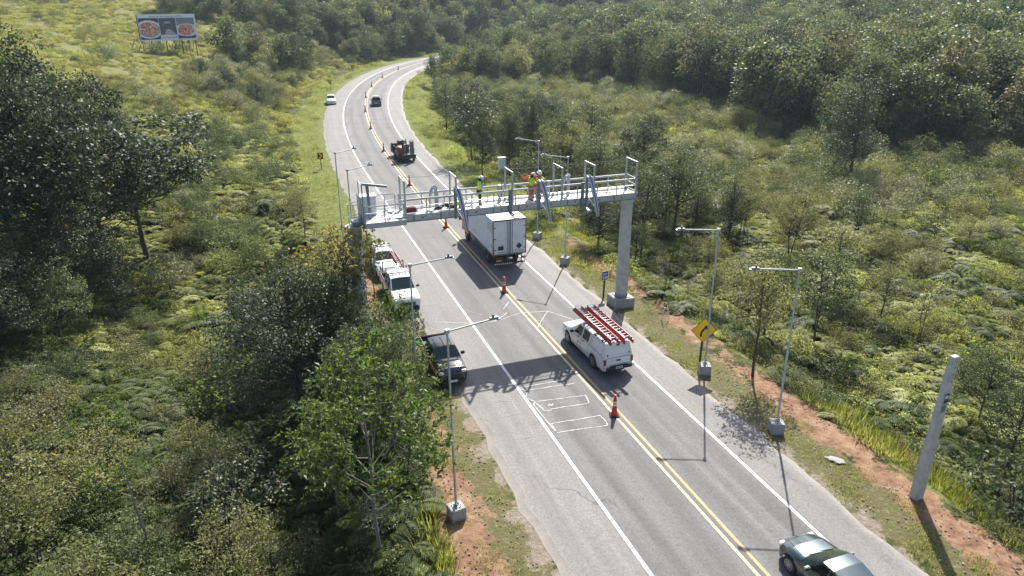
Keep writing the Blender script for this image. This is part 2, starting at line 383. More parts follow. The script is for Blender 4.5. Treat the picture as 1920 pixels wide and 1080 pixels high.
def paint(name, col, wear=0.5, scale=6):
    m = mat(name, col, 0.7, spec=0.3)
    b = m.node_tree.nodes['Principled BSDF']; g = nd(m, 'ShaderNodeNewGeometry')
    n = nd(m, 'ShaderNodeTexNoise'); n.inputs['Scale'].default_value = scale; n.inputs['Detail'].default_value = 10; n.inputs['Roughness'].default_value = .8
    lnk(m, g.outputs['Position'], n.inputs['Vector'])
    r = nd(m, 'ShaderNodeValToRGB'); e = r.color_ramp.elements; e[0].position = 0.40; e[0].color = (*[c * (1 - wear) + .15 * wear for c in col], 1); e[1].position = 0.50; e[1].color = (*col, 1)
    lnk(m, n.outputs[0], r.inputs[0]); lnk(m, r.outputs[0], b.inputs['Base Color']); return m
M_white = paint('white_paint', (0.72, 0.71, 0.68)); M_yellow = paint('yellow_paint', (0.50, 0.35, 0.16), .5)
M_cream = paint('faded_yellow_paint', (0.66, 0.52, 0.30), .5); M_chalk = paint('chalk', (0.50, 0.50, 0.49), .9, 9)
def line_strip(name, f, wdt, m, z=0.026, y0=0, y1=300):
    sel = [i for i in range(len(CY)) if y0 <= CY[i] <= y1]; V = []; 
    for i in sel:
        o = f(CY[i]); 
        for s in (-1, 1): p = CL[i] + PN[i] * (o + s * wdt / 2); V.append((p[0], p[1], z))
    Fs = [(2 * i, 2 * i + 1, 2 * i + 3, 2 * i + 2) for i in range(len(sel) - 1)]
    me = bpy.data.meshes.new(name); me.from_pydata(V, [], Fs); me.materials.append(m); o = bpy.data.objects.new(name, me); C.objects.link(o); struct(o); return o
line_strip('road_edge_line', left_line, 0.15, M_white, y0=-20); line_strip('road_edge_line', right_line, 0.15, M_white, y0=-20)
line_strip('road_centre_line', lambda y: -0.17, 0.13, M_cream, y0=-20); line_strip('road_centre_line', lambda y: 0.17, 0.13, M_yellow, y0=-20)
M_chalk2 = paint('rubbed_chalk', (0.30, 0.295, 0.285), .9, 9)
M_dkseam = mat('seam', (0.07, 0.07, 0.07), 0.8)
line_strip('road_seam', lambda y: 0.0, 0.12, mat('centre_seam', (0.12, 0.11, 0.10), 0.8), z=0.025, y0=-20)
def chalk(name, pts, wdt=0.05, z=0.031):
    P = []
    for (a, b) in zip(pts[:-1], pts[1:]):
        a = np.array(a); b = np.array(b); n = max(2, int(np.hypot(*(b - a)) / 0.25))
        for k in range(n): P.append(a + (b - a) * k / n)
    P.append(np.array(pts[-1])); P = np.array(P); P += rng.normal(0, 0.012, P.shape)
    T = np.gradient(P, axis=0); T /= np.linalg.norm(T, axis=1)[:, None]; N = np.stack([-T[:, 1], T[:, 0]], 1)
    w_ = wdt * rng.uniform(.6, 1.3, len(P))[:, None] / 2
    V = [(*p, z) for q in zip(P - N * w_, P + N * w_) for p in q]
    me = bpy.data.meshes.new(name); me.from_pydata(V, [], [(2 * i, 2 * i + 1, 2 * i + 3, 2 * i + 2) for i in range(len(P) - 1)])
    me.materials.append(M_chalk2 if wdt < .045 else M_chalk); o = bpy.data.objects.new(name, me); C.objects.link(o); struct(o)
g2 = lambda x, y: gp(x, y, 0.0)[:2]
for q in ([(1098, 742), (1003, 754), (1022, 771), (1035, 770)], [(1098, 742), (1104, 755), (1103, 757), (1030, 768)], [(1125, 780), (1034, 795), (1044, 812), (1138, 798), (1138, 793), (1125, 780)],
          [(985, 745), (1003, 754), (1000, 759), (1035, 802), (1044, 812)], [(985, 745), (990, 735)], [(1062, 712), (975, 728), (984, 733), (1075, 720)],
          [(815, 604), (880, 607), (905, 604), (941, 600), (972, 588), (1026, 584), (1045, 590), (1075, 600)], [(1026, 585), (1008, 614)], [(885, 608), (930, 603), (950, 587)], [(944, 580), (955, 566)],
          ):
    chalk('chalk_marking', [g2(*p) for p in q])
for q in ([(860, 579), (905, 591)], [(922, 755), (960, 752), (972, 775), (950, 781)], [(985, 801), (992, 800), (1001, 818), (978, 823)]): chalk('chalk_marking', [g2(*p) for p in q], .044)
chalk('chalk_marking', [g2(*p) for p in [(1028, 762), (1030, 758), (1034, 762), (1036, 757), (1037, 761)]], 0.05)
def seam(pts, wdt=.05):
    P = np.array([g2(*p) for p in pts]); V = []
    T = np.gradient(P, axis=0); T /= np.linalg.norm(T, axis=1)[:, None]; N = np.stack([-T[:, 1], T[:, 0]], 1)
    for p, n in zip(P, N): V += [(*(p - n * wdt / 2), .0235), (*(p + n * wdt / 2), .0235)]
    me = bpy.data.meshes.new('road_seam'); me.from_pydata(V, [], [(2 * i, 2 * i + 1, 2 * i + 3, 2 * i + 2) for i in range(len(P) - 1)]); me.materials.append(M_dkseam)
    o = bpy.data.objects.new('road_seam', me); C.objects.link(o); struct(o)
seam([(692, 345), (742, 341)], .08); seam([(703, 225), (735, 224)], .12); seam([(634, 290), (664, 288)], .1)
seam([(742, 134), (772, 134)], .15)
# ------------------------------------------------------------------ shared materials
M_galv = mat('galvanised_steel', (0.46, 0.48, 0.49), 0.45, 0.35, noise=(14, .5, (.33, .35, .36)))
M_galvd = mat('grey_steel', (0.20, 0.23, 0.26), 0.5, 0.3, noise=(10, .5, (.14, .16, .18)))
M_deck = mat('steel_deck', (0.62, 0.62, 0.60), 0.5, 0.1, noise=(6, .5, (.45, .45, .44)), bump=(60, .3))
M_conc = mat('concrete', (0.36, 0.35, 0.33), 0.9, noise=(5, .6, (.22, .21, .20)), bump=(30, .4))
M_concl = mat('pale_concrete', (0.50, 0.495, 0.47), 0.85, noise=(3, .6, (.30, .30, .28)), bump=(25, .3))
M_cab = mat('cabinet_paint', (0.55, 0.60, 0.64), 0.4, noise=(4, .3, (.4, .44, .47)))
M_black = mat('black_plastic', (0.018, 0.018, 0.02), 0.5)
M_rubber = mat('rubber', (0.022, 0.022, 0.022), 0.85, noise=(20, .5, (.05, .045, .04)))
M_glass = mat('dark_glass', (0.006, 0.008, 0.010), 0.06, spec=.28)
M_wglass = mat('windscreen_glass', (0.02, 0.032, 0.03), 0.05, spec=.6)
M_rim = mat('alloy', (0.42, 0.42, 0.43), 0.35, 0.7)
M_red = mat('red_fibreglass', (0.42, 0.015, 0.018), 0.4, noise=(9, .4, (.28, .02, .02)))
M_pink = mat('scuffed_red_edge', (0.52, 0.16, 0.16), 0.55)
M_tail = mat('tail_lamp', (0.25, 0.01, 0.012), 0.15, coat=.5)
M_lamp = mat('lamp_lens', (0.7, 0.72, 0.72), 0.12, spec=.8, coat=.6)
M_plate = mat('number_plate_white', (0.62, 0.63, 0.64), 0.5)
M_bluep = mat('plate_blue', (0.03, 0.07, 0.25), 0.5)
M_orange = mat('cone_orange', (0.55, 0.045, 0.02), 0.55, noise=(12, .5, (.35, .04, .03)))
M_refl = mat('reflective_white', (0.75, 0.75, 0.73), 0.4)
M_yel = mat('sign_yellow', (0.98, 0.56, 0.012), 0.5, noise=(2, .3, (.85, .46, .01)))
M_signblue = mat('sign_blue', (0.015, 0.055, 0.24), 0.45)
M_wood = mat('dark_wood', (0.045, 0.028, 0.018), 0.8, noise=(6, .6, (.02, .013, .01)))
M_bluest = mat('blue_stripe', (0.02, 0.10, 0.28), 0.4)
M_wht = mat('white_enamel', (0.72, 0.73, 0.72), 0.4, noise=(3, .25, (.55, .55, .54)))

def zat(py, Y):
    v = (540 - py) / F_PX
    return CAMH + Y * (-math.sin(PITCH) + v * math.cos(PITCH)) / (math.cos(PITCH) + v * math.sin(PITCH))
ROAD = R(109.75)

# ------------------------------------------------------------------ tall sensor poles on concrete blocks
def make_pole():
    t = thing('sensor_pole', '', 'pole')
    MB().box((0, 0, .02), (.60, .60, .96), M_conc).build('concrete_base', t, bevel=.02)
    s = MB(); s.box((0, 0, .512), (.3, .3, .02), M_galv)
    for a in range(4):
        q = a * math.pi / 2 + .78; s.tube([(.17 * math.cos(q), .17 * math.sin(q), .5), (.17 * math.cos(q), .17 * math.sin(q), .6)], .018, M_galvd, 6)
        s.box((.08 * math.cos(q - .78), .08 * math.sin(q - .78), .58), (.10 if a % 2 == 0 else .012, .012 if a % 2 == 0 else .10, .12), M_galv)
    s.build('base_plate', t)
    MB().tube([(0, 0, .52), (0, 0, 4.2), (0, 0, 4.22), (0, 0, 8.12)], [.052, .052, .04, .04], M_galv, 10).build('mast', t, smooth=True)
    a = MB(); a.tube([(-.05, 0, 8.08), (1.85, 0, 8.12)], .034, M_galv, 8); a.box((0, 0, 8.1), (.14, .14, .14), M_galv)
    a.build('arm', t)
    d = MB(); d.box((1.86, 0, 8.15), (.34, .14, .09), M_galvd); d.tube([(1.83, 0, 8.18), (1.83, 0, 8.30)], .045, M_black, 8); d.box((2.02, 0, 8.10), (.18, .20, .05), M_galv)
    d.build('sensor_head', t, bevel=.008)
    return t
poles = [(5.5, 21.76, 30, 1.2, 'tall thin grey pole on a concrete block in red soil, arm over the black pickup'),
         (5.56, 28.60, 29, 0, 'thin grey pole with its base hidden by branches, arm reaching towards the truck shadow'),
         (5.43, 47.65, 48, 0, 'thin pole at the left shoulder just behind the ladder cage of the gantry'),
         (5.33, 53.5, 54, 0, 'thin pole at the left shoulder beyond the gantry, farthest of those on the left verge'),
         (21.23, 22.38, 176, 1.6, 'tall thin grey pole on a concrete block nearest the tapered concrete post'),
         (21.22, 28.26, 178, 1.4, 'tall thin grey pole on a concrete block right behind the yellow curve sign'),
         (20.92, 46.3, 156, 0, 'thin pole on a concrete block seen under the gantry, nearer the blue kilometre sign'),
         (21.15, 52.6, 150, 0, 'thin pole on a concrete block behind the gantry, just right of the box truck')]
P0 = make_pole()
for i, (la, lo, a, lean, lb) in enumerate(poles):
    x, y = rl(la, lo); o = P0 if i == 0 else dup(P0)
    o.location = (x, y, 0); o.rotation_euler = (0, R(-lean) * (1 if i > 3 else 0.5), 0); 
    o.rotation_euler = (0, R(-lean * .6), R(a)) if i < 4 else (0, R(lean * .6), R(a))
    o['label'] = lb; o['group'] = 'sensor poles along both shoulders'

# ------------------------------------------------------------------ tapered concrete post
t = thing('concrete_post', 'tapered grey concrete power post with a meter niche, lower right of the road', 'post', gp(1718, 930, 0), R(22))
t.rotation_euler = (R(1.0), R(-1.2), R(22))
s = MB()
def ring(z, w_, d): return [(-w_, -d, z), (w_, -d, z), (w_, d, z), (-w_, d, z)]
L_ = [ring(-.3, .23, .17), ring(6.55, .15, .11)]
s.add(L_[0] + L_[1], [(0, 1, 5, 4), (1, 2, 6, 5), (2, 3, 7, 6), (3, 0, 4, 7), (4, 5, 6, 7)], M_concl)
s.build('shaft', t, bevel=.02)
k = MB(); k.box((-.02, -.128, 4.75), (.26, .03, .50), M_conc); k.box((-.02, -.146, 4.78), (.20, .008, .38), M_black); k.build('meter_niche', t)
MB().box((-.05, -.155, 4.86), (.13, .03, .12), M_wht).box((-.05, -.152, 4.76), (.09, .02, .12), M_galvd).build('meter', t)
for z in (.8, 1.6, 2.4, 5.5, 5.8, 6.1, 6.35): MB().tube([(.02, -.18 + z * .006, z), (.02, -.12, z)], .018, M_black, 6).build('bolt_hole', t)
k = MB(); k.box((-.03, -.137, 4.3), (.2, .01, .28), M_galvd); k.build('conduit_plate', t)

# ------------------------------------------------------------------ signs
def yellow_sign():
    x, y = rl(21.15, 28.65)
    t = thing('curve_sign', 'yellow diamond sign with a black right curve arrow, in front of a thin pole', 'road sign', (x, y, 0), ROAD - R(90) + R(10))
    t.rotation_euler = (R(-2), R(1.5), R(4))
    MB().bar((0, .04, -.2), (0, .04, 2.9), .09, .09, M_wood).build('post', t)
    h = .71
    d = MB(); d.poly([(0, 0, 1.62), (h, 0, 1.62 + h), (0, 0, 1.62 + 2 * h), (-h, 0, 1.62 + h)], (0, -.012, 0), M_black)
    g = h - .035; d.poly([(0, -.013, 1.62 + h - g), (g, -.013, 1.62 + h), (0, -.013, 1.62 + h + g), (-g, -.013, 1.62 + h)], (0, -.004, 0), M_yel)
    d.build('sign_plate', t)
    a = MB(); pts = []; c0 = 1.62 + h
    path = [(-.14, -.36), (-.14, -.20), (-.10, -.06), (-.03, .05), (.07, .14)]
    Lf, Rt = [], []
    for i, p in enumerate(path):
        q = path[min(i + 1, 4)]; r_ = path[max(i - 1, 0)]; dx, dz = q[0] - r_[0], q[1] - r_[1]; n = math.hypot(dx, dz)
        Lf.append((p[0] - dz / n * .055, -.019, c0 + p[1] + dx / n * .055)); Rt.append((p[0] + dz / n * .055, -.019, c0 + p[1] - dx / n * .055))
    a.poly(Rt + Lf[::-1], (0, -.003, 0), M_black)
    a.poly([(-.03, -.019, c0 + .22), (.17, -.019, c0 + .02), (.235, -.019, c0 + .32)], (0, -.003, 0), M_black)
    a.build('arrow', t)
yellow_sign()
x, y = rl(20.8, 39.5)
t = thing('kilometre_sign', 'small blue kilometre sign reading km 238 on a dark post', 'road sign', (x, y, 0), ROAD - R(90) + R(12))
MB().bar((0, .03, -.1), (0, .03, 1.3), .09, .09, M_wood).build('post', t)
k = MB(); k.box((0, -.02, 1.52), (.56, .012, .66), M_plate); k.box((0, -.029, 1.52), (.50, .006, .60), M_signblue); k.build('sign_plate', t)
text('lettering', 'km', .26, M_refl, t, (0, -.034, 1.66), (R(90), 0, 0)); text('lettering', '238', .27, M_refl, t, (0, -.034, 1.39), (R(90), 0, 0))
def chevron(px, py, lb, a):
    p = gp(px, py, 0)
    t = thing('chevron_sign', lb, 'road sign', p, a, 'chevron signs on the outside of the bend')
    MB().bar((0, .03, -.1), (0, .03, 1.2), .08, .08, M_wood).build('post', t)
    MB().box((0, -.02, 1.55), (.62, .014, .74), M_black).build('sign_plate', t)
    c = MB(); z = 1.55
    c.poly([(-.20, -.028, z + .30), (0, -.028, z + .30), (.22, -.028, z), (0, -.028, z - .30), (-.20, -.028, z - .30), (.02, -.028, z)], (0, -.004, 0), M_yel)
    c.build('chevron', t)
chevron(603, 317, 'small black and yellow chevron sign in the grass nearest the gantry', R(8))
chevron(620, 168, 'chevron sign in the grass just behind the white parked car', R(4))
chevron(662, 137, 'chevron sign in the grass between the white parked car and the dark sign board', R(0))
chevron(731, 111, 'farthest tiny chevron sign beyond the dark sign board', R(-5))
p = gp(690, 124, 0); t = thing('sign_board', 'dark back-facing sign board on two posts at the far bend', 'sign board', p, R(6))
for sx in (-.95, .95): MB().bar((sx, .06, -.2), (sx, .06, 2.2), .12, .12, M_wood).build('post', t)
k = MB(); k.box((0, 0, 3.4), (2.5, .04, 2.3), mat('board_back', (.03, .035, .045), .6))
for z in (2.9, 3.4, 3.9): k.box((0, -.035, z), (2.4, .03, .06), M_galvd)
k.build('board', t)

# billboard on the hill
def billboard():
    bx = gp(322, 98)
    # width 12.6 m, height 5.3 m at about this distance
    d = math.hypot(bx[0], bx[1]); s = d / 208
    t = thing('billboard', 'large restaurant billboard with two food photos on a timber frame on the grassy hill', 'billboard', bx, R(30))
    W, H_, z0 = 13.2 * s, 6.0 * s, 2.9 * s
    M_bwhite = mat('billboard_white', (0.80, 0.81, 0.88), .6)
    MB().box((0, 0, z0 + H_ / 2), (W, .12, H_), M_bwhite).build('panel', t)
    e = MB(); zt = z0 + H_
    for a, b in (((-W / 2, z0), (W / 2, z0)), ((-W / 2, zt), (W / 2, zt)), ((-W / 2, z0), (-W / 2, zt)), ((W / 2, z0), (W / 2, zt))): e.bar((a[0], -.04, a[1]), (b[0], -.04, b[1]), .14, .16, M_wood if a[0] == b[0] == -W / 2 else M_bwhite)
    e.build('frame', t)
    M_food = bpy.data.materials.new('printed_pasta'); M_food.use_nodes = True; b = M_food.node_tree.nodes['Principled BSDF']; b.inputs['Roughness'].default_value = .6
    tc = nd(M_food, 'ShaderNodeTexCoord'); v = nd(M_food, 'ShaderNodeTexNoise'); v.inputs['Scale'].default_value = 1.7 / s; v.inputs['Detail'].default_value = 5; v.inputs['Distortion'].default_value = 1.5; lnk(M_food, tc.outputs['Object'], v.inputs[0])
    r = nd(M_food, 'ShaderNodeValToRGB'); el = r.color_ramp.elements; el[0].position = .38; el[0].color = (.34, .07, .06, 1); el[1].position = .62; el[1].color = (.90, .62, .45, 1); x = el.new(.5); x.color = (.62, .22, .15, 1)
    lnk(M_food, v.outputs[0], r.inputs[0]); lnk(M_food, r.outputs[0], b.inputs['Base Color'])
    M_grey = mat('printed_grey', (.17, .17, .21), .6, noise=(.8, .6, (.3, .3, .34))); M_dk = mat('printed_dark', (.05, .05, .075), .6); M_pl = mat('printed_plate', (.74, .74, .82), .6); M_rim2 = mat('printed_rim', (.45, .38, .34), .6)
    def disc(cx_, cz, rx, rz, m, y, clip=None, n=40, name='print', a0=0):
        pts = []
        for k in range(n):
            q = 2 * math.pi * k / n; px_, pz = cx_ + rx * math.cos(q), cz + rz * math.sin(q)
            if clip: px_ = min(max(px_, clip[0]), clip[1]); pz = min(max(pz, clip[2]), clip[3])
            pts.append((px_, y, pz))
        return MB().poly(pts, (0, -.006, 0), m)
    def rect(x0, x1, za, zb, m, y): return MB().box(((x0 + x1) / 2, y, (za + zb) / 2), (x1 - x0, .01, zb - za), m)
    def join(name, parts):
        o = MB()
        for q in parts:
            base = len(o.v); o.v += q.v
            for f, mi_ in zip(q.f, q.m): o.f.append([base + k for k in f]); o.m.append(o.mi(q.mats[mi_]))
        return o.build(name, t)
    u = s; xl = -W / 2 + .25 * u; top = zt - .75 * u; bot = z0 + .25 * u; x1 = -W / 2 + 4.75 * u; x2 = x1 + .1 * u; x3 = x2 + 3.8 * u; x4 = x3 + .15 * u; xr = W / 2 - .25 * u
    c1 = (xl, x1, bot, top)
    join('food_picture', [rect(xl, x1, bot, top, M_dk, -.08), disc(xl + 2.1 * u, bot + 2.35 * u, 3.1 * u, 2.15 * u, M_pl, -.09, c1), disc(xl + 2.1 * u, bot + 2.3 * u, 2.5 * u, 1.75 * u, M_rim2, -.1, c1), disc(xl + 2.15 * u, bot + 2.5 * u, 2.1 * u, 1.5 * u, M_food, -.11, c1)])
    c2 = (x4, xr, bot + .15 * u, top)
    join('food_picture', [rect(x4, xr, bot + .15 * u, top, M_grey, -.08), rect(x4, xr, bot + .15 * u, bot + .9 * u, M_dk, -.085), disc(x4 + 2.2 * u, bot + 2.1 * u, 3.0 * u, 1.5 * u, M_pl, -.09, c2), disc(x4 + 2.0 * u, bot + 2.0 * u, 1.9 * u, 1.15 * u, M_food, -.1, c2), disc(x4 + 2.1 * u, bot + 3.0 * u, 1.6 * u, .42 * u, mat('printed_prawn', (.8, .42, .2), .6, noise=(2, .6, (.35, .1, .06))), -.11, c2)])
    M_tq = mat('printed_window', (.3, .48, .55), .6)
    join('room_picture', [rect(x2, x3, bot + 1.05 * u, top, mat('printed_room', (.06, .075, .085), .6, noise=(1.5, .7, (.18, .15, .12))), -.08), rect(x2 + 1.2 * u, x2 + 2.5 * u, top - 1.3 * u, top - .85 * u, M_tq, -.09),
                          MB().poly([(x2 + .8 * u, -.09, bot + 1.06 * u), (x3 - .2 * u, -.09, bot + 1.06 * u), (x3 - 1.3 * u, -.09, bot + 2.3 * u), (x2 + 1.4 * u, -.09, bot + 2.3 * u)], (0, -.01, 0), M_rim2), rect(x2 + 1.6 * u, x2 + 2.2 * u, bot + 1.4 * u, bot + 2.2 * u, M_pl, -.11), rect(x2 + 1.7 * u, x2 + 2.1 * u, bot + 1.55 * u, bot + 1.9 * u, M_dk, -.12)])
    text('lettering', 'Riviera De São Lourenço a 24 Km', .50 * u, M_dk, t, (0, -.08, zt - .4 * u), (R(90), 0, 0), sx=1.1)
    text('lettering', 'maremonti', .85 * u, mat('printed_pink', (.55, .22, .25), .6), t, ((x2 + x3) / 2, -.08, bot + .45 * u), (R(90), 0, 0), sx=.98)
    for i in range(8):
        x_ = -W / 2 + .6 * u + i * (W - 1.0 * u) / 7 + (rng.random() - .5) * .3
        bz = terrain(bx[0] + x_ * math.cos(R(30)), bx[1] + x_ * math.sin(R(30))) - bx[2]
        MB().tube([(x_, .12, bz - .4), (x_, .12, zt - .5)], .12 * u, M_wood, 6).build('post', t)
        q = 1 if i % 2 else -1
        MB().tube([(x_ + q * 1.3 * u, .9, bz - .3), (x_, .2, z0 + .2)], .07 * u, M_wood, 5).build('brace', t)
        MB().tube([(x_ - q * .9 * u, 2.6, bz - .2), (x_, .2, z0 + 1.4)], .07 * u, M_wood, 5).build('brace', t)
    MB().tube([(-W / 2 - 2.7 * u, 1.0, -.3), (-W / 2 - 1.2 * u, .6, 3.4 * u)], .08 * u, M_wood, 5).build('brace', t)
    MB().tube([(-W / 2 + .1 * u, 1.0, -.3), (-W / 2 - 1.5 * u, .8, 2.6 * u)], .07 * u, M_wood, 5).build('brace', t)
billboard()

# ------------------------------------------------------------------ gantry
GO = np.array([-6.03, 37.75]); GA = R(19.75)
def gxy(u, v): return (GO[0] + u * math.cos(GA) - v * math.sin(GA), GO[1] + u * math.sin(GA) + v * math.cos(GA))
GZ = 7.6; RZ = 8.5; HZ = 9.53
gt = thing('gantry', 'galvanised steel walkway gantry on a concrete column spanning the road', 'gantry', (GO[0], GO[1], 0), GA)
COLX, COLY = 14.2, .45
k = MB(); k.box((COLX, COLY, .1), (1.35, 1.35, 1.0), M_conc); k.build('foundation', gt, bevel=.03)
k = MB(); k.box((COLX, COLY, .62), (.85, .85, .05), M_galvd)
for i in range(12):
    a = i * math.pi / 6; k.box((COLX + .38 * math.cos(a), COLY + .38 * math.sin(a), .72), (.07, .07, .2), M_galvd)
k.build('base_plate', gt)
def octo(r, z, c=(0, 0)): return [(c[0] + r * math.cos(math.pi / 8 + i * math.pi / 4), c[1] + r * math.sin(math.pi / 8 + i * math.pi / 4), z) for i in range(8)]
def column(cx_, cy_, z0):
    P = octo(.40, z0, (cx_, cy_)) + octo(.37, 6.75, (cx_, cy_)) + octo(.47, 7.2, (cx_, cy_))
    return MB().add(P, [(i, (i + 1) % 8, (i + 1) % 8 + 8, i + 8) for i in range(8)] + [(i + 8, (i + 1) % 8 + 8, (i + 1) % 8 + 16, i + 16) for i in range(8)] + [tuple(range(7, -1, -1)), tuple(range(16, 24))], M_concl)
column(COLX, COLY, .64).build('column', gt)
column(-2.7, .5, -1.2).build('column', gt)
# deck and girders
k = MB(); k.box((7.3, .6, GZ - .02), (14.5, 1.16, .04), M_deck)
k.build('deck', gt)
MB().box((-2.45, .5, 7.36), (.6, .75, .22), M_galvd).build('bracket', gt)
k = MB()
for v in (0, 1.2):
    k.box((7.32, v, 7.42), (14.6, .10, .36), M_galv); k.box((7.32, v - .06 if v == 0 else v + .06, 7.26), (14.6, .06, .04), M_galvd); k.box((7.32, v + (-.05 if v == 0 else .05), 7.62), (14.6, .04, .06), M_galv)
for u in np.arange(.3, 14.6, 1.1): k.box((u, .6, 7.38), (.08, 1.08, .18), M_galvd)
for u in np.arange(.6, 14.6, 1.55): k.box((u, -.07, 7.42), (.06, .04, .34), M_galvd); k.box((u + .5, -.065, 7.45), (.07, .03, .07), M_black)
k.build('girder', gt)
k = MB(); k.box((-1.07, .47, GZ - .04), (2.12, 2.24, .04), M_deck); k.build('deck', gt)
k = MB()
for v in (-.65, 1.6): k.box((-1.07, v, 7.44), (2.2, .08, .30), M_galv)
for u in (-2.17, 0.02): k.box((u, .47, 7.44), (.08, 2.24, .28), M_galvd)
for v in (0.1, .9): k.box((-1.07, v, 7.40), (2.1, .08, .16), M_galvd)
k.build('girder', gt)
# railings
def rail(pts, posts, name='railing', r=.045, mid=True):
    k = MB(); k.tube([(a, b, RZ) for a, b in pts], r, M_galv, 8)
    if mid: k.tube([(a, b, GZ + .52) for a, b in pts], .022, M_galv, 6)
    k.tube([(a, b, GZ + .12) for a, b in pts], .022, M_galv, 6)
    for a, b in posts: k.box((a, b, (GZ + RZ) / 2 - .05), (.055, .055, RZ - GZ + .1), M_galv)
    return k.build(name, gt)
us = np.linspace(.05, 14.5, 12)
rail([(-.1, 0), (14.55, 0)], [(u, 0) for u in us], r=.06); rail([(.0, 1.2), (14.55, 1.2)], [(u, 1.2) for u in us], r=.06)
rail([(14.55, 0), (14.55, 1.2)], [(14.55, 0), (14.55, 1.2)], r=.03)
rail([(-2.15, -.65), (-.02, -.65), (-.02, -.05)], [(-2.15, -.65), (-1.1, -.65), (-.02, -.65)], r=.035)
rail([(-1.4, 1.6), (-.1, 1.6), (-.1, 1.2)], [(-1.4, 1.6), (-.7, 1.6), (-.1, 1.6)], r=.035)
rail([(-2.15, -.65), (-2.15, .2)], [(-2.15, .2)], r=.03)
for i, u in enumerate((.15, 3.06, 6.42, 9.52, 11.6, 14.46)):
    k = MB(); sx = .09
    k.box((u, -.05, (7.3 + HZ) / 2), (sx, sx, HZ - 7.3), M_galv); k.box((u, 1.25, (7.3 + HZ) / 2), (sx, sx, HZ - 7.3), M_galv); k.box((u, .6, HZ + .03), (.07, 1.42, .06), M_galv)
    k.build('portal_frame', gt)
k = MB(); 
for a, b in zip((.15, 3.06, 6.42, 9.52, 11.6), (3.06, 6.42, 9.52, 11.6, 14.46)):
    pts = [(a + (b - a) * f, 1.25, HZ - .02 - .10 * math.sin(math.pi * f)) for f in np.linspace(0, 1, 9)]; k.tube(pts, .012, M_galvd, 4)
k.build('lifeline', gt)
# curved camera booms hanging over the front
def boom(name, u, v0=-.06, sgn=-1, base=7.3):
    k = MB(); z0 = 9.02
    P = [(u, v0 + .02, z0), (u + .03, v0 + sgn * .14, z0 - .10), (u + .10, v0 + sgn * .30, z0 - .36), (u + .17, v0 + sgn * .42, z0 - .75), (u + .24, v0 + sgn * .54, z0 - 1.25), (u + .32, v0 + sgn * .68, z0 - 1.85), (u + .37, v0 + sgn * .78, z0 - 2.35)]
    hw = [.13, .14, .14, .13, .12, .10, .08]
    for s0, mm in ((-1, M_galv), (1, M_galv), (0, M_bluest)):
        vs = []
        for p, h in zip(P, hw):
            e_ = h * .72; a, b = (-h, -h + e_) if s0 == -1 else ((h - e_, h) if s0 == 1 else (-h + e_, h - e_)); dz = .03 if s0 else .0
            vs += [(p[0] + a, p[1] - dz, p[2] + .02), (p[0] + b, p[1] - dz, p[2] + .02), (p[0] + b, p[1] + .04, p[2] - .05), (p[0] + a, p[1] + .04, p[2] - .05)]
        n = len(P); fs = []
        for i in range(n - 1):
            for q in range(4): fs.append((i * 4 + q, i * 4 + (q + 1) % 4, (i + 1) * 4 + (q + 1) % 4, (i + 1) * 4 + q))
        fs += [(0, 3, 2, 1), ((n - 1) * 4, (n - 1) * 4 + 1, (n - 1) * 4 + 2, (n - 1) * 4 + 3)]
        k.add(vs, fs, mm)
    o = k.build(name, gt)
    MB().box((u - .06, v0 + .0, 8.05), (.15, .10, 1.75), M_galvd).build('boom_post', gt)
    MB().bar((u, v0, 7.7), (u + .34, v0 + sgn * .70, 7.0), .05, .07, M_galv).build('boom_strut', gt)
boom('camera_boom', 3.06); boom('camera_boom', 8.12); boom('camera_boom', 11.2)
for u in (6.24, 10.82):
    k = MB(); k.box((u, -.16, 7.92), (.19, .12, 1.42), M_galvd); k.build('sensor_mount', gt, bevel=.02)
    k = MB(); k.bar((u + .01, -.16, 7.22), (u + .10, -.82, 7.10), .16, .10, M_galvd); k.box((u + .12, -.9, 7.09), (.24, .2, .12), M_galv); k.build('sensor_arm', gt)
def inner_boom(u, tall, lean):
    k = MB(); k.box((u + .42, .95, 8.2), (.16, .14, 1.15), M_galv)
    P = [(u, .8, 7.65), (u + .02, .78, 8.3), (u + .08, .8, 8.62), (u + .2, .84, 8.82), (u + .38, .9, 8.9), (u + .5, .92, 8.80)]
    k.tube(P, [.06, .07, .09, .10, .09, .08], M_galv, 6); k.box((u + .2, .86, 8.25), (.32, .04, .05), M_galv)
    k.build('stowed_boom', gt)
inner_boom(1.72, 1, 1); inner_boom(9.95, 1, 1)
for u in (2.2, 6.0, 9.1):
    MB().tube([(u, 1.05, 7.6), (u, 1.05, 8.6)], .11, M_galv, 10).build('bollard_mount', gt, smooth=True)
k = MB()
for u in (4.1, 6.75, 13.1): k = MB(); k.bar((u - .5, .75, 7.63), (u + .05, .35, 7.63), .12, .06, M_galvd); k.bar((u - .35, .35, 7.63), (u + .1, .9, 7.635), .06, .05, M_galv); k.build('floor_bracket', gt)
# long horizontal camera tube at the left end
MB().tube([(-2.12, .2, 9.55), (-.75, .2, 9.30)], [.075, .075], M_galvd, 12).build('camera_tube', gt, smooth=True)
MB().bar((-1.75, .2, 7.6), (-1.82, .2, 9.45), .15, .12, M_galvd).build('tube_post', gt)
k = MB(); k.box((-2.2, .9, 8.4), (.05, .05, 2.4), M_galv); k.box((-2.16, -.2, 8.5), (.06, .06, 2.3), M_galvd); k.box((-2.18, .35, 9.55), (.05, 1.15, .05), M_galv); k.build('end_frame', gt)
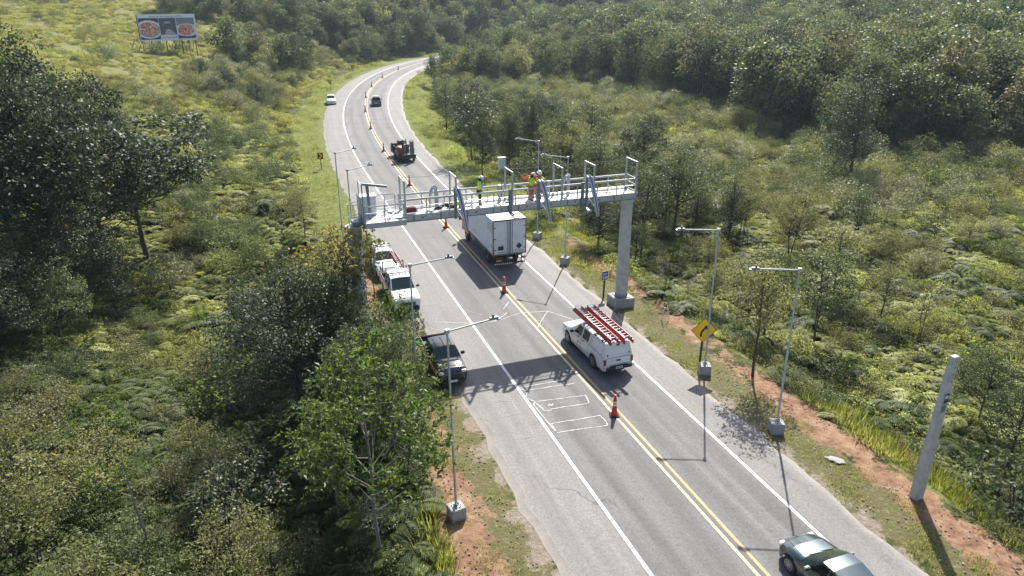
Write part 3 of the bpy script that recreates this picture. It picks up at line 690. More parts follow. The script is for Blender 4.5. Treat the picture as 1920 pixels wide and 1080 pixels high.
# ladder with cage at the left end
k = MB()
for v in (.35, .85): k.tube([(-2.3, v, -1.0), (-2.3, v, 8.9)], .03, M_galv, 6)
for z in np.arange(-.6, 8.8, .3): k.tube([(-2.3, .35, z), (-2.3, .85, z)], .018, M_galv, 5)
k.build('ladder', gt)
k = MB()
for z in (3.0, 4.0, 5.0, 6.0, 7.0, 7.7, 8.4):
    k.tube([(-2.3 - .62 * math.sin(a), .6 - .34 * math.cos(a), z) for a in np.linspace(0, math.pi, 13)], .022, M_galv, 5)
for a in np.linspace(.5, math.pi - .5, 4): k.tube([(-2.3 - .62 * math.sin(a), .6 - .34 * math.cos(a), 3.0), (-2.3 - .62 * math.sin(a), .6 - .34 * math.cos(a), 8.4)], .012, M_galv, 4)
k.build('ladder_cage', gt)

# things standing on the gantry
def cabinet():
    x, y = gxy(-1.72, 1.05)
    t = thing('equipment_cabinet', 'pale grey equipment cabinet at the left end of the gantry walkway', 'cabinet', (x, y, GZ - .02), GA)
    MB().box((0, 0, .55), (.82, .62, 1.06), M_cab).build('body', t, bevel=.015)
    MB().box((0, 0, 1.1), (.92, .74, .06), M_wht).build('roof', t, bevel=.01)
    k = MB(); k.box((0, -.318, .55), (.72, .012, .94), M_cab); k.box((.3, -.33, .55), (.03, .02, .12), M_black); k.build('door', t)
cabinet()
def toolbox():
    x, y = gxy(.55, .45); t = thing('tool_bag', 'dark red tool bag on the gantry floor near the left end', 'bag', (x, y, GZ), GA + R(8))
    m = mat('dark_red_canvas', (.10, .012, .018), .8); MB().box((0, 0, .17), (.62, .32, .34), m, taper=.85).build('body', t, bevel=.04)
    MB().tube([(-.15, 0, .32), (-.12, 0, .42), (.12, 0, .42), (.15, 0, .32)], .015, M_black, 5).build('handle', t)
toolbox()
for u, v, s_ in ((-1.0, .35, 1), (-.55, .75, .8), (-.25, .5, .7), (-.75, 1.1, .9), (.9, .8, .7)):
    x, y = gxy(u, v); k = MB()
    P = [(math.cos(a) * .16 * s_, math.sin(a * 1.02) * .13 * s_, .03 + .018 * (a / 6) + .01 * math.sin(3 * a)) for a in np.linspace(0, 16, 60)]
    k.tube(P, .022, M_galvd if s_ < .95 else M_refl, 5)
    o = k.build('cable_coil'); o.location = (x, y, GZ)
    tag(o, {1: 'pale cable coil in the middle of the gantry end platform', .8: 'dark cable coil near the right edge of the gantry end platform', .7: 'small dark cable coil where platform and walkway meet' if u < 0 else 'small dark cable coil right of the red tool bag', .9: 'dark cable coil at the back of the gantry end platform'}[s_], 'cable')
# spread plastic sheets
p = gxy(-.4, .1); k = MB()
n = 8; vs = [((i - 4) * .13 + .02 * math.sin(j), (j - 4) * .11, .02 + .03 * abs(math.sin(i * 1.9 + j * 1.3))) for j in range(n) for i in range(n)]
k.add(vs, [(j * n + i, j * n + i + 1, (j + 1) * n + i + 1, (j + 1) * n + i) for j in range(n - 1) for i in range(n - 1)], M_refl)
o = k.build('plastic_sheet'); o.location = (p[0], p[1], GZ); tag(o, 'crumpled white plastic sheet on the gantry end platform', 'sheet')

# small cabinet on a post beside the verge behind the gantry
x, y, _ = gp(941, 392, 0); zt_ = zat(297, y)
t = thing('roadside_box', 'grey equipment box on a thin post behind the gantry, left of the two arm poles', 'cabinet', (x, y, 0), GA)
MB().tube([(0, 0, -.2), (0, 0, zt_ - .7)], .05, M_galvd, 8).build('post', t)
MB().box((0, -.05, zt_ - .4), (.60 * y / 60, .35, .95 * y / 60), M_cab).build('box', t, bevel=.02)
MB().box((0, -.05, zt_ - .4 + .46 * y / 60), (.66 * y / 60, .42, .04), M_wht).build('lid', t)

# ------------------------------------------------------------------ traffic cones
def make_cone():
    t = thing('traffic_cone', '', 'traffic cone')
    MB().box((0, 0, .04), (.5, .5, .07), M_rubber).build('foot', t, bevel=.015)
    k = MB(); k.lathe([(.21, .07), (.205, .12), (.16, .17), (.105, .62), (.10, .72), (.10, .80)], M_orange)
    k.lathe([(.085, .96), (.09, 1.02), (.09, 1.08), (.05, 1.1), (.05, 1.16), (.08, 1.18), (.08, 1.24), (.05, 1.26)], M_orange); k.build('body', t, smooth=True)
    MB().lathe([(.107, .62), (.107, .72)], M_refl).lathe([(.103, .80), (.097, .88)], M_refl).build('reflective_band', t, smooth=True)
    k = MB().lathe([(.10, .72), (.10, .80)], M_orange).lathe([(.096, .88), (.09, .96)], M_orange); k.build('collar', t, smooth=True)
    return t
cone0 = make_cone()
CN = [(1145, 780, 'orange cone with white bands right behind the white pickup, nearest the camera'), (940, 549, 'orange cone on the yellow line behind the box truck'),
      (833, 427, 'orange cone seen just under the gantry deck, left of the red truck cab'), (766, 348, 'orange cone just behind the gantry railing'),
      (715, 284, 'orange cone left of the loaded machine trailer'), (692.5, 242, 'orange cone on the bend, first beyond the trailer'), (686, 210, 'orange cone on the bend level with the grey car, lower one'),
      (689.5, 183, 'orange cone on the bend just above and left of the grey car'), (701, 163, 'orange cone on the far bend, fourth from the end of the row of cones'), (719, 146, 'tiny orange cone on the far bend, second last of the row'), (741, 131, 'farthest tiny orange cone of the row')]
for i, (px, py, lb) in enumerate(CN):
    p = gp(px, py, 0.027); q = min(range(len(CL)), key=lambda k_: (CL[k_][0] - p[0])**2 + (CL[k_][1] - p[1])**2); 
    o = cone0 if i == 0 else dup(cone0)
    o.scale = (.92,) * 3; c = CL[q] - PN[q] * .2 + TT[q] * float((np.array(p[:2]) - CL[q]) @ TT[q])
    o.location = (c[0], c[1], .027); o.rotation_euler = (0, 0, .3 * i); o['label'] = lb; o['group'] = 'traffic cones along the yellow line'
# ------------------------------------------------------------------ vehicles
def carpaint(name, col, metal=0.0, rough=0.28):
    return mat(name, col, rough, metal, spec=0.6, coat=0.8, noise=(1.5, .18, tuple(c * .75 + .02 for c in col)))
class Shell:
    """car skin: stations along x, each a half ring from sill to roof centre"""
    def __init__(s, st, wheels, wr, sill=.32):
        # st rows: x, half width, belt z, belt half width, top z, top half width, crown
        s.st = np.array(st, float); s.wheels = wheels; s.wr = wr; s.sill = sill
        xs = list(np.arange(s.st[0, 0], s.st[-1, 0], .06)) + [s.st[-1, 0]] + list(s.st[:, 0])
        s.xs = sorted(set(round(float(x), 4) for x in xs))
    def half(s, x):
        g = [float(np.interp(x, s.st[:, 0], s.st[:, i])) for i in range(1, 7)]
        hw, bz, bw, tz, tw, cr = g
        zs = s.sill
        for xw in s.wheels:
            d = abs(x - xw); rr = s.wr + .07
            if d < rr: zs = max(zs, s.wr + math.sqrt(rr * rr - d * d) * 1.0)
        m1 = max(zs + .03, .52); m2 = max(m1 + .02, bz - .22)
        return [(hw - .03, zs), (hw, m1), (hw + .005, m2 if m2 < bz else bz - .01), (bw, bz), (tw, tz), (tw * .72, tz + cr * .7), (tw * .36, tz + cr * .95), (0, tz + cr)]
    def full(s, x):
        h = s.half(x); return [(a, b) for a, b in h] + [(-a, b) for a, b in reversed(h[:-1])]
    def pt(s, x, t):
        """t in ring coordinate 0..14 (left sill .. roof .. right sill)"""
        f = s.full(x); i = min(int(t), len(f) - 2); k = t - i
        return Vector((x, f[i][0] * (1 - k) + f[i + 1][0] * k, f[i][1] * (1 - k) + f[i + 1][1] * k))
    def build(s, name, m, parent, under=M_black):
        k = MB(); n = 15; V = []
        for x in s.xs:
            for a, b in s.full(x): V.append((x, a, b))
        N = len(s.xs)
        Fs = [(i * n + j, i * n + j + 1, (i + 1) * n + j + 1, (i + 1) * n + j) for i in range(N - 1) for j in range(n - 1)]
        for i in (0, N - 1):
            for j in range(7):
                q = (i * n + j, i * n + j + 1, i * n + n - 2 - j, i * n + n - 1 - j)
                Fs.append(q if len(set(q)) == 4 else tuple(dict.fromkeys(q)))
        k.add(V, Fs, m)
        L = s.xs[0] + .12, s.xs[-1] - .12; w_ = float(s.st[:, 1].max()) - .12
        k.box(((L[0] + L[1]) / 2, 0, s.sill + .12), (L[1] - L[0], 2 * w_ - .3, .22), under)
        return k.build(name, parent, smooth=True)
    def patch(s, name, m, parent, x0, x1, t0, t1, off=.006, nx=8, nt=4, skew0=0, skew1=0):
        """a panel lying on the skin; skew moves the upper edge of either end"""
        V = []; c = Vector(((x0 + x1) / 2, 0, .7))
        for i in range(nx + 1):
            for j in range(nt + 1):
                f = j / nt; a = x0 + skew0 * f; b = x1 + skew1 * f
                x = a + (b - a) * i / nx; t = t0 + (t1 - t0) * f
                p = s.pt(x, t); e = .01
                du = s.pt(min(x + e, s.xs[-1]), t) - s.pt(max(x - e, s.xs[0]), t); dv = s.pt(x, min(t + .05, 13.99)) - s.pt(x, max(t - .05, 0))
                nn = dv.cross(du); nn = nn.normalized() if nn.length > 1e-9 else Vector((0, 0, 1))
                if nn.dot(p - c) < 0: nn = -nn
                V.append(p + nn * off)
        Fs = [(i * (nt + 1) + j, i * (nt + 1) + j + 1, (i + 1) * (nt + 1) + j + 1, (i + 1) * (nt + 1) + j) for i in range(nx) for j in range(nt)]
        k = MB().add(V, Fs, m); return k.build(name, parent, smooth=True)
def wheels(t, xs, y, r, wdt=.22, spokes=6):
    for x in xs:
        for s_ in (1, -1):
            k = MB(); k.lathe([(r * .62, -wdt / 2), (r * .93, -wdt / 2), (r, -wdt / 2 + .03), (r, wdt / 2 - .03), (r * .93, wdt / 2), (r * .62, wdt / 2)], M_rubber, axis='y', n=24)
            o = k.build('wheel', t, smooth=True); o.location = (x, s_ * (y - wdt / 2), r)
            q = MB(); q.lathe([(r * .18, wdt / 2 + .008), (r * .17, wdt / 2 + .02)], M_rim, axis='y', n=12)
            q.lathe([(r * .66, wdt / 2 - .03), (r * .66, wdt / 2 + .010), (r * .60, wdt / 2 + .012), (r * .58, wdt / 2 - .03)], M_rim, axis='y', n=24)
            for i in range(spokes):
                a = 2 * math.pi * i / spokes; q.bar((.1 * r * math.cos(a), wdt / 2 + .006, .1 * r * math.sin(a)), (.62 * r * math.cos(a), wdt / 2 + .002, .62 * r * math.sin(a)), .05, .02, M_rim, up=(0, 1, 0))
            q.lathe([(r * .60, wdt / 2 + .001), (r * .60, wdt / 2 + .003)], M_black, axis='y', n=24)
            ro = q.build('rim', o); ro.scale = (1, s_, 1)
def mirror_pair(t, x, y, z, m):
    for s_ in (1, -1):
        k = MB(); k.box((x, s_ * (y + .12), z), (.12, .20, .15), m); k.box((x - .0, s_ * (y + .02), z - .03), (.06, .1, .04), M_black); k.build('mirror', t, bevel=.02)
def seams(sh, t, segs, name='panel_gap'):
    k = MB()
    for (xa, ta, xb, tb) in segs:
        n = 10; pts = []
        for i in range(n + 1):
            f = i / n; p = sh.pt(xa + (xb - xa) * f, ta + (tb - ta) * f); pts.append(p + Vector((0, .002 if p.y > 0 else -.002, .001)))
        k.tube(pts, .009, M_black, 4, cap=False)
    k.build(name, t)

def pickup(label, paint, loc, rz, L=5.3, W=1.86, H=1.80, canopy=True, ladders=0, group=None, ladder_x=(-2.7, 1.9), marks=True):
    t = thing('pickup_truck', label, 'pickup truck', loc, rz, group)
    h = W / 2; a, b = L / 2, -L / 2
    ht = H
    st = [(b, h - .07, 1.0, h - .10, 1.04, h - .2, .0), (b + .05, h - .03, 1.08, h - .06, 1.13, h - .14, .0)]
    if canopy: st = [(b, h - .07, 1.02, h - .10, 1.08, h - .14, .0), (b + .03, h - .03, 1.10, h - .06, 1.16, h - .10, .01), (b + .04, h - .03, 1.10, h - .06, 1.20, h - .11, .02), (b + .22, h - .01, 1.12, h - .05, ht + .02, h - .22, .06), (b + 1.60, h, 1.13, h - .04, ht + .05, h - .22, .06),
                     (b + 1.66, h, 1.13, h - .05, ht - .02, h - .23, .06)]
    else: st = [(b, h - .05, .98, h - .06, 1.00, h - .10, .0), (b + .06, h - .02, .99, h - .05, 1.02, h - .10, .0)] + [(b + .07, h - .02, .99, h - .05, .75, h - .13, .0), (b + L * .30, h, 1.0, h - .05, .75, h - .13, .0), (b + L * .305, h, 1.0, h - .05, 1.15, h - .14, .02)]
    cb = b + (1.70 if canopy else L * .34)
    st += [(cb, h, 1.12, h - .05, ht - .02, h - .24, .05), (cb + .8, h, 1.11, h - .05, ht, h - .23, .06), (a - 2.05 * L / 5.3, h, 1.10, h - .05, ht - .05, h - .25, .05), (a - 1.30 * L / 5.3, h, 1.06, h - .06, 1.14, h - .12, .03), (a - .9, h, 1.04, h - .06, 1.10, h - .14, .05), (a - .25, h - .03, .96, h - .08, 1.00, h - .2, .05), (a - .06, h - .14, .82, h - .18, .88, h - .3, .02), (a, h - .28, .72, h - .3, .78, h - .4, .0)]
    fw, rw = a - .93 * L / 5.3, b + 1.2 * L / 5.3; wr = .38 * L / 5.3 + .0
    sh = Shell(st, (fw, rw), wr, .36 if L > 5 else .28)
    sh.build('body', paint, t)
    wheels(t, (fw, rw), h, wr, .25)
    xr = a - 2.05 * L / 5.3; xf = a - 1.30 * L / 5.3
    sh.patch('windscreen', M_wglass, t, xf - .04, xr + .04, 4.25, 9.75, nx=6, nt=8)
    for s_ in (0, 1):
        T = (3.12, 3.88) if s_ == 0 else (10.88, 10.12)
        sh.patch('side_window', M_glass, t, cb + .98 * L / 5.3 + .06, xf - .32, T[0], T[1], skew1=-.42)
        sh.patch('side_window', M_glass, t, cb + .18, cb + .92 * L / 5.3, T[0], T[1], skew0=.04)
        q = 1 if s_ == 0 else 13
        e = (0.25, 3.0) if s_ == 0 else (13.75, 11.0)
        xd = cb + .95 * L / 5.3
        seams(sh, t, [(xd, e[0] + (.3 if s_ == 0 else -.3), xd, e[1]), (cb + .06, e[0] + (1 if s_ == 0 else -1), cb + .06, e[1]), (xf - .12, e[0] + (.5 if s_ == 0 else -.5), xf - .2, e[1]), (cb, 3.0 if s_ == 0 else 11, cb, 3.9 if s_ == 0 else 10.1), (cb + .06, 3 if s_ == 0 else 11, xf - .2, 3 if s_ == 0 else 11)])
        for xh in (xd - .22, xf - .0 - .95): 
            p = sh.pt(xh, 2.75 if s_ == 0 else 11.25); MB().box((p.x, p.y + (.012 if s_ == 0 else -.012), p.z), (.18, .03, .045), M_black).build('door_handle', t)
    if canopy:
        for s_ in (0, 1):
            T = (3.08, 3.86) if s_ == 0 else (10.92, 10.14); e = b + .30
            seams(sh, t, [(e, T[0], cb - .16, T[0]), (e + .02, T[1], cb - .2, T[1]), (e, T[0], e + .02, T[1]), (cb - .16, T[0], cb - .2, T[1]), (b + .05, 3 if s_ == 0 else 11, cb - .1, 3 if s_ == 0 else 11)], 'canopy_panel_gap')
    else:
        k = MB(); w2 = h - .16
        k.box((b + L * .15 + .06, 0, .775), (L * .30 - .1, 2 * w2, .02), M_black)
        for s_ in (-1, 1): k.box((b + L * .15 + .06, s_ * (w2 + .02), .89), (L * .30 - .08, .02, .22), M_black)
        k.box((b + .10, 0, .89), (.02, 2 * w2, .22), M_black); k.box((b + L * .30 - .02, 0, .95), (.02, 2 * w2, .34), M_black)
        k.build('bed_liner', t)
        k = MB()
        for s_ in (-1, 1): k.tube([(b + .1, s_ * (h - .09), 1.04), (b + L * .30, s_ * (h - .09), 1.05)], .022, M_rim, 6)
        k.build('bed_rail', t)
        sh.patch('rear_window', M_glass, t, b + L * .312, b + L * .335, 4.4, 9.6, nx=3, nt=8)
        k = MB()
        for s_ in (-1, 0, 1): k.box((cb + .75, s_ * .42, ht + .075), (1.1, .03, .012), M_galvd)
        k.build('roof_rib', t)
    # rear: tail lights, gate, bumper, plate
    for s_ in (-1, 1):
        MB().box((b + .02, s_ * (h - .12), .86), (.10, .15, .36), M_tail).build('tail_light', t, bevel=.02)
        MB().box((a - .16, s_ * (h - .26), .86), (.26, .30, .15), M_lamp).build('headlight', t, bevel=.04)
        MB().box((a - .03, s_ * .55, .52), (.05, .16, .09), M_lamp).build('fog_light', t, bevel=.02)
    k = MB(); k.box((b - .03, 0, .50), (.22, W - .30, .17), M_black); k.box((b - .04, 0, .60), (.2, .9, .03), M_black)
    for s_ in (-1, 1): k.box((b + .02, s_ * (h - .20), .52), (.26, .36, .19), paint)
    k.build('rear_bumper', t, bevel=.02)
    MB().box((b - .145, 0, .54), (.012, .40, .13), M_plate).box((b - .153, 0, .545), (.006, .32, .06), M_signblue).build('number_plate', t)
    k = MB(); k.box((b - .012, 0, .90), (.02, .24, .09), M_black); k.build('tailgate_handle', t)
    k = MB(); k.tube([(b - .005, -h + .24, .66), (b - .005, h - .24, .66)], .008, M_black, 4); 
    if canopy: k.tube([(b - .004, -h + .16, 1.08), (b - .004, h - .16, 1.08)], .012, M_black, 4)
    k.build('tailgate_gap', t)
    if canopy:
        k = MB(); n = 6; V = []
        for i in range(n + 1):
            f = i / n; x = b + .05 + .16 * f; z = 1.24 + (ht - 1.24 - .03) * f
            V += [(x - .012, -(h - .2 - .11 * f), z), (x - .012, h - .2 - .11 * f, z)]
        k.add(V, [(2 * i, 2 * i + 1, 2 * i + 3, 2 * i + 2) for i in range(n)], paint); k.build('canopy_hatch', t)
        k = MB(); 
        for s_ in (-1, 1): k.box((b + .045, s_ * (h - .28), 1.24), (.03, .07, .09), M_black)
        k.box((b + .15, 0, ht - .07), (.05, .16, .06), M_black); k.build('hatch_latch', t)
    k = MB(); k.box((a - .02, 0, .66), (.06, W - .85, .26), M_black); k.box((a + .01, 0, .72), (.03, W - .95, .03), M_rim); k.build('grille', t, bevel=.02)
    k = MB(); k.box((a - .06, 0, .42), (.26, W - .5, .20), M_black if not canopy else paint); k.build('front_bumper', t, bevel=.05)
    MB().box((a + .08, 0, .44), (.012, .40, .13), M_plate).build('number_plate', t)
    mirror_pair(t, xf - .40, h - .02, 1.17, M_black)
    if marks:
        for s_ in (-1, 1):
            k = MB(); yy = s_ * (h + .012); m_ = mat('door_lettering', (.08, .08, .10), .5); x0 = xf - 1.0
            for (dx, dz, w_, hh) in ((0, 0, .16, .03), (.02, -.05, .11, .025), (.04, -.10, .05, .07), (-.14, .02, .08, .02), (-.30, .02, .18, .014)): k.box((x0 + dx, yy, .80 + dz), (w_, .006, hh), m_)
            k.build('door_marking', t)
    return t, sh

def ladder(label, L, W, root_loc, rz, tilt, x0, x1, y, z0, z1, group):
    t = thing('extension_ladder', label, 'ladder', root_loc, rz, group)
    def P(x, yy, dz): f = (x - x0) / (x1 - x0); return (x, y + yy, z0 + (z1 - z0) * f + dz)
    for lay in (0, .15):
        for s_ in (-1, 1):
            k = MB(); k.bar(P(x0, s_ * (W / 2 - lay * .25), lay), P(x1 - lay, s_ * (W / 2 - lay * .25), lay), .045, .145, M_red)
            k.bar(P(x0, s_ * (W / 2 - lay * .25), .5 * lay + lay * .5 + .076), P(x1 - lay, s_ * (W / 2 - lay * .25), lay + .076), .03, .006, M_pink); k.build('rail', t)
    k = MB(); n = int((x1 - x0) / .30)
    for i in range(n):
        x = x0 + .2 + i * .30; k.tube([P(x, -W / 2, 0), P(x, W / 2, 0)], .017, M_galv, 6); 
        k.tube([P(x + .08, -W / 2 + .04, .17), P(x + .08, W / 2 - .04, .17)], .018, M_refl, 6)
    k.build('rung', t)
    k = MB()
    for s_ in (-1, 1): k.box(P(x0 - .02, s_ * W / 2, .02), (.14, .07, .2), M_red); k.box(P(x0 + .12, s_ * W / 2 * .8, .16), (.12, .06, .07), M_galv)
    k.build('ladder_foot', t)
    return t
WH = carpaint('white_car_paint', (.70, .71, .71)); BK = carpaint('black_car_paint', (.010, .011, .013), rough=.22); DK = carpaint('dark_green_grey_paint', (.085, .115, .125), .85, .26); SV = carpaint('grey_car_paint', (.10, .11, .12), .6, .3)

def roof_rack(parent, xs, z, w_):
    for x in xs:
        k = MB(); k.box((x, 0, z + .06), (.06, w_, .04), M_black)
        for s_ in (-1, 1): k.box((x, s_ * (w_ / 2 - .05), z + .0), (.08, .05, .12), M_black)
        k.build('roof_rack', parent)
# 1 the white pickup driving away with two red ladders
pl = (4.72, 35.95, .025); pr = R(111.2)
pk, _ = pickup('white double cab pickup with canopy and two red ladders driving away towards the gantry', WH, pl, pr)
roof_rack(pk, (-2.1, -1.25, .1), 1.87, 1.5)
ladder('left one of two long red ladders on the roof of the white pickup', 4.6, .5, pl, pr, 0, -2.75, 1.75, .36, 2.02, 2.10, 'red ladders on the white pickup')
ladder('right one of two long red ladders on the roof of the white pickup', 4.6, .5, pl, pr, 0, -2.85, 1.65, -.40, 2.02, 2.10, 'red ladders on the white pickup')
# 2 parked vehicles on the left shoulder, facing the camera
x, y = rl(8.0, 33.5)
pickup('small black pickup with an empty open bed parked on the left shoulder under leafy branches', BK, (x, y, .025), ROAD - R(180), L=4.5, W=1.70, H=1.60, canopy=False, marks=False)
x, y = rl(7.75, 43.75); pl2 = (x, y, .025); pr2 = ROAD - R(180)
pk2, _ = pickup('white pickup with a red ladder parked half hidden by branches behind the thin pole', WH, pl2, pr2, L=5.1, canopy=False)
roof_rack(pk2, (-2.2, -1.0, .1), 1.85, 1.5)
for s_ in (-1, 1): MB().box((-2.2, s_ * .72, 1.4), (.06, .05, .95), M_black).build('rack_post', pk2)
ladder('pale red ladder on the parked white pickup, reaching over the bonnet of the car behind', 2.6, .36, pl2, pr2, 0, -3.5, -1.0, .25, 1.98, 2.0, None)

def sedan(label, paint, loc, rz, L=4.5, W=1.76, H=1.45, hatch=False, group=None, name='parked_car', cat='car'):
    t = thing(name, label, cat, loc, rz, group); h = W / 2; a, b = L / 2, -L / 2; k_ = H / 1.45
    if hatch: st = [(b, h - .18, .72, h - .2, .8, h - .35, .02), (b + .08, h - .05, .92, h - .1, 1.0, h - .2, .03), (b + .45, h, .98, h - .07, H - .08, h - .26, .04)]
    else: st = [(b, h - .22, .68, h - .26, .74, h - .4, .01), (b + .12, h - .08, .88, h - .14, .96, h - .28, .03), (b + .70, h - .01, .93, h - .08, 1.0, h - .2, .05), (b + 1.35, h, .94, h - .07, H - .10, h - .32, .05)]
    st += [(0 - .25, h, .95, h - .07, H - .03, h - .28, .06), (.25, h, .94, h - .07, H - .06, h - .29, .05), (a - 1.30, h, .90, h - .07, .97, h - .14, .05), (a - .7, h - .01, .84, h - .09, .90, h - .22, .06), (a - .25, h - .08, .72, h - .16, .78, h - .34, .05), (a - .05, h - .24, .60, h - .3, .66, h - .45, .02), (a, h - .36, .54, h - .4, .60, h - .55, .0)]
    fw, rw = a - .85, b + .92; wr = .315
    sh = Shell(st, (fw, rw), wr, .22); sh.build('body', paint, t); wheels(t, (fw, rw), h - .01, wr, .20, 8)
    sh.patch('windscreen', M_wglass, t, a - 1.34, .30, 4.2, 9.8, nx=8, nt=8)
    if hatch: sh.patch('rear_window', M_glass, t, b + .14, b + .42, 4.3, 9.7, nx=4, nt=8)
    else: sh.patch('rear_window', M_glass, t, b + .74, b + 1.32, 4.3, 9.7, nx=6, nt=8)
    r0 = b + (.5 if hatch else 1.0)
    for s_ in (0, 1):
        T = (3.14, 3.86) if s_ == 0 else (10.86, 10.14)
        sh.patch('side_window', M_glass, t, -.10, a - 1.62, T[0], T[1], skew1=-.42); sh.patch('side_window', M_glass, t, r0 + .1, -.18, T[0], T[1], skew0=.36 if not hatch else .1)
        e = (0.3, 3.0) if s_ == 0 else (13.7, 11.0)
        seams(sh, t, [(-.14, *e[:1], -.14, e[1]), (a - 1.5, e[0] + (.5 if s_ == 0 else -.5), a - 1.62, e[1]), (r0, e[1], r0 + .05, e[0] + (1.5 if s_ == 0 else -1.5))])
        for xh in (.05 - .35, a - 1.62 - .95): p = sh.pt(xh, 2.7 if s_ == 0 else 11.3); MB().box((p.x, p.y, p.z), (.17, .04, .035), paint).build('door_handle', t)
    seams(sh, t, [(a - 1.32, 4.05, a - .22, 4.6), (a - 1.32, 9.95, a - .22, 9.4)], 'bonnet_gap')
    for s_ in (-1, 1):
        MB().box((b + .10, s_ * (h - .20), .78), (.16, .24, .15), M_tail).build('tail_light', t, bevel=.03)
        MB().box((a - .22, s_ * (h - .26), .66), (.26, .24, .13), M_lamp).build('headlight', t, bevel=.04)
    k = MB(); k.box((a - .03, 0, .50), (.06, .8, .14), M_black); k.box((a - .05, 0, .34), (.08, 1.1, .12), M_black); k.build('grille', t, bevel=.02)
    MB().box((a + .012, 0, .47), (.012, .40, .12), M_plate).build('number_plate', t); MB().box((b - .012, 0, .58), (.012, .40, .12), M_plate).build('number_plate', t)
    k = MB(); k.box((b + .04, 0, .36), (.12, 1.2, .16), M_black); k.build('rear_bumper', t, bevel=.03)
    mirror_pair(t, a - 1.72, h - .05, .98, paint)
    k = MB(); k.tube([(a - 1.22, .05, 1.00), (a - 1.34, -.5, 1.045)], .012, M_black, 4); k.tube([(a - 1.22, .6, 1.0), (a - 1.34, .08, 1.05)], .012, M_black, 4); k.build('wiper', t)
    return t, sh
x, y = rl(7.75, 49.7)
t1, _ = sedan('white hatchback with black roof bars parked behind the white pickup below the gantry', WH, (x, y, .025), ROAD - R(180), L=4.4, W=1.78, H=1.52, hatch=True)
k = MB()
for xx in (-.9, -.4): k.box((xx, 0, 1.62), (.07, 1.3, .04), M_black)
for s_ in (-1, 1): k.box((-.65, s_ * .55, 1.58), (1.2, .04, .05), M_black)
k.build('roof_bars', t1)
x, y = rl(16.62, 13.55)
sedan('dark shiny sedan leaving the frame at the lower right, hood first', DK, (x, y, .025), ROAD, name='driving_car')
def at_y(yy, off):
    i = int(np.argmin(abs(CY - yy))); p = CL[i] + PN[i] * off; return float(p[0]), float(p[1]), math.atan2(TT[i][1], TT[i][0])
x, y, a = at_y(133.0, 1.9); sedan('grey hatchback with white roof driving away on the far bend', SV, (x, y, .025), a, L=4.3, W=1.85, H=1.62, hatch=True, name='driving_car')
k = MB().box((-.35, 0, 1.66), (1.7, 1.1, .02), WH); k.build('roof_panel', bpy.data.objects[[o.name for o in bpy.data.objects if o.name.startswith('driving_car')][-1]])
x, y = gp(620.5, 197, 0)[:2]; x += 2.2 * TT[132 + 60][0]; y += 2.2 * TT[132 + 60][1]
sedan('white car parked half on the grass at the left edge of the far bend', WH, (x, y, .02), math.atan2(TT[192][1], TT[192][0]) + R(180) + R(3), L=4.3, W=1.8, H=1.5, hatch=True)

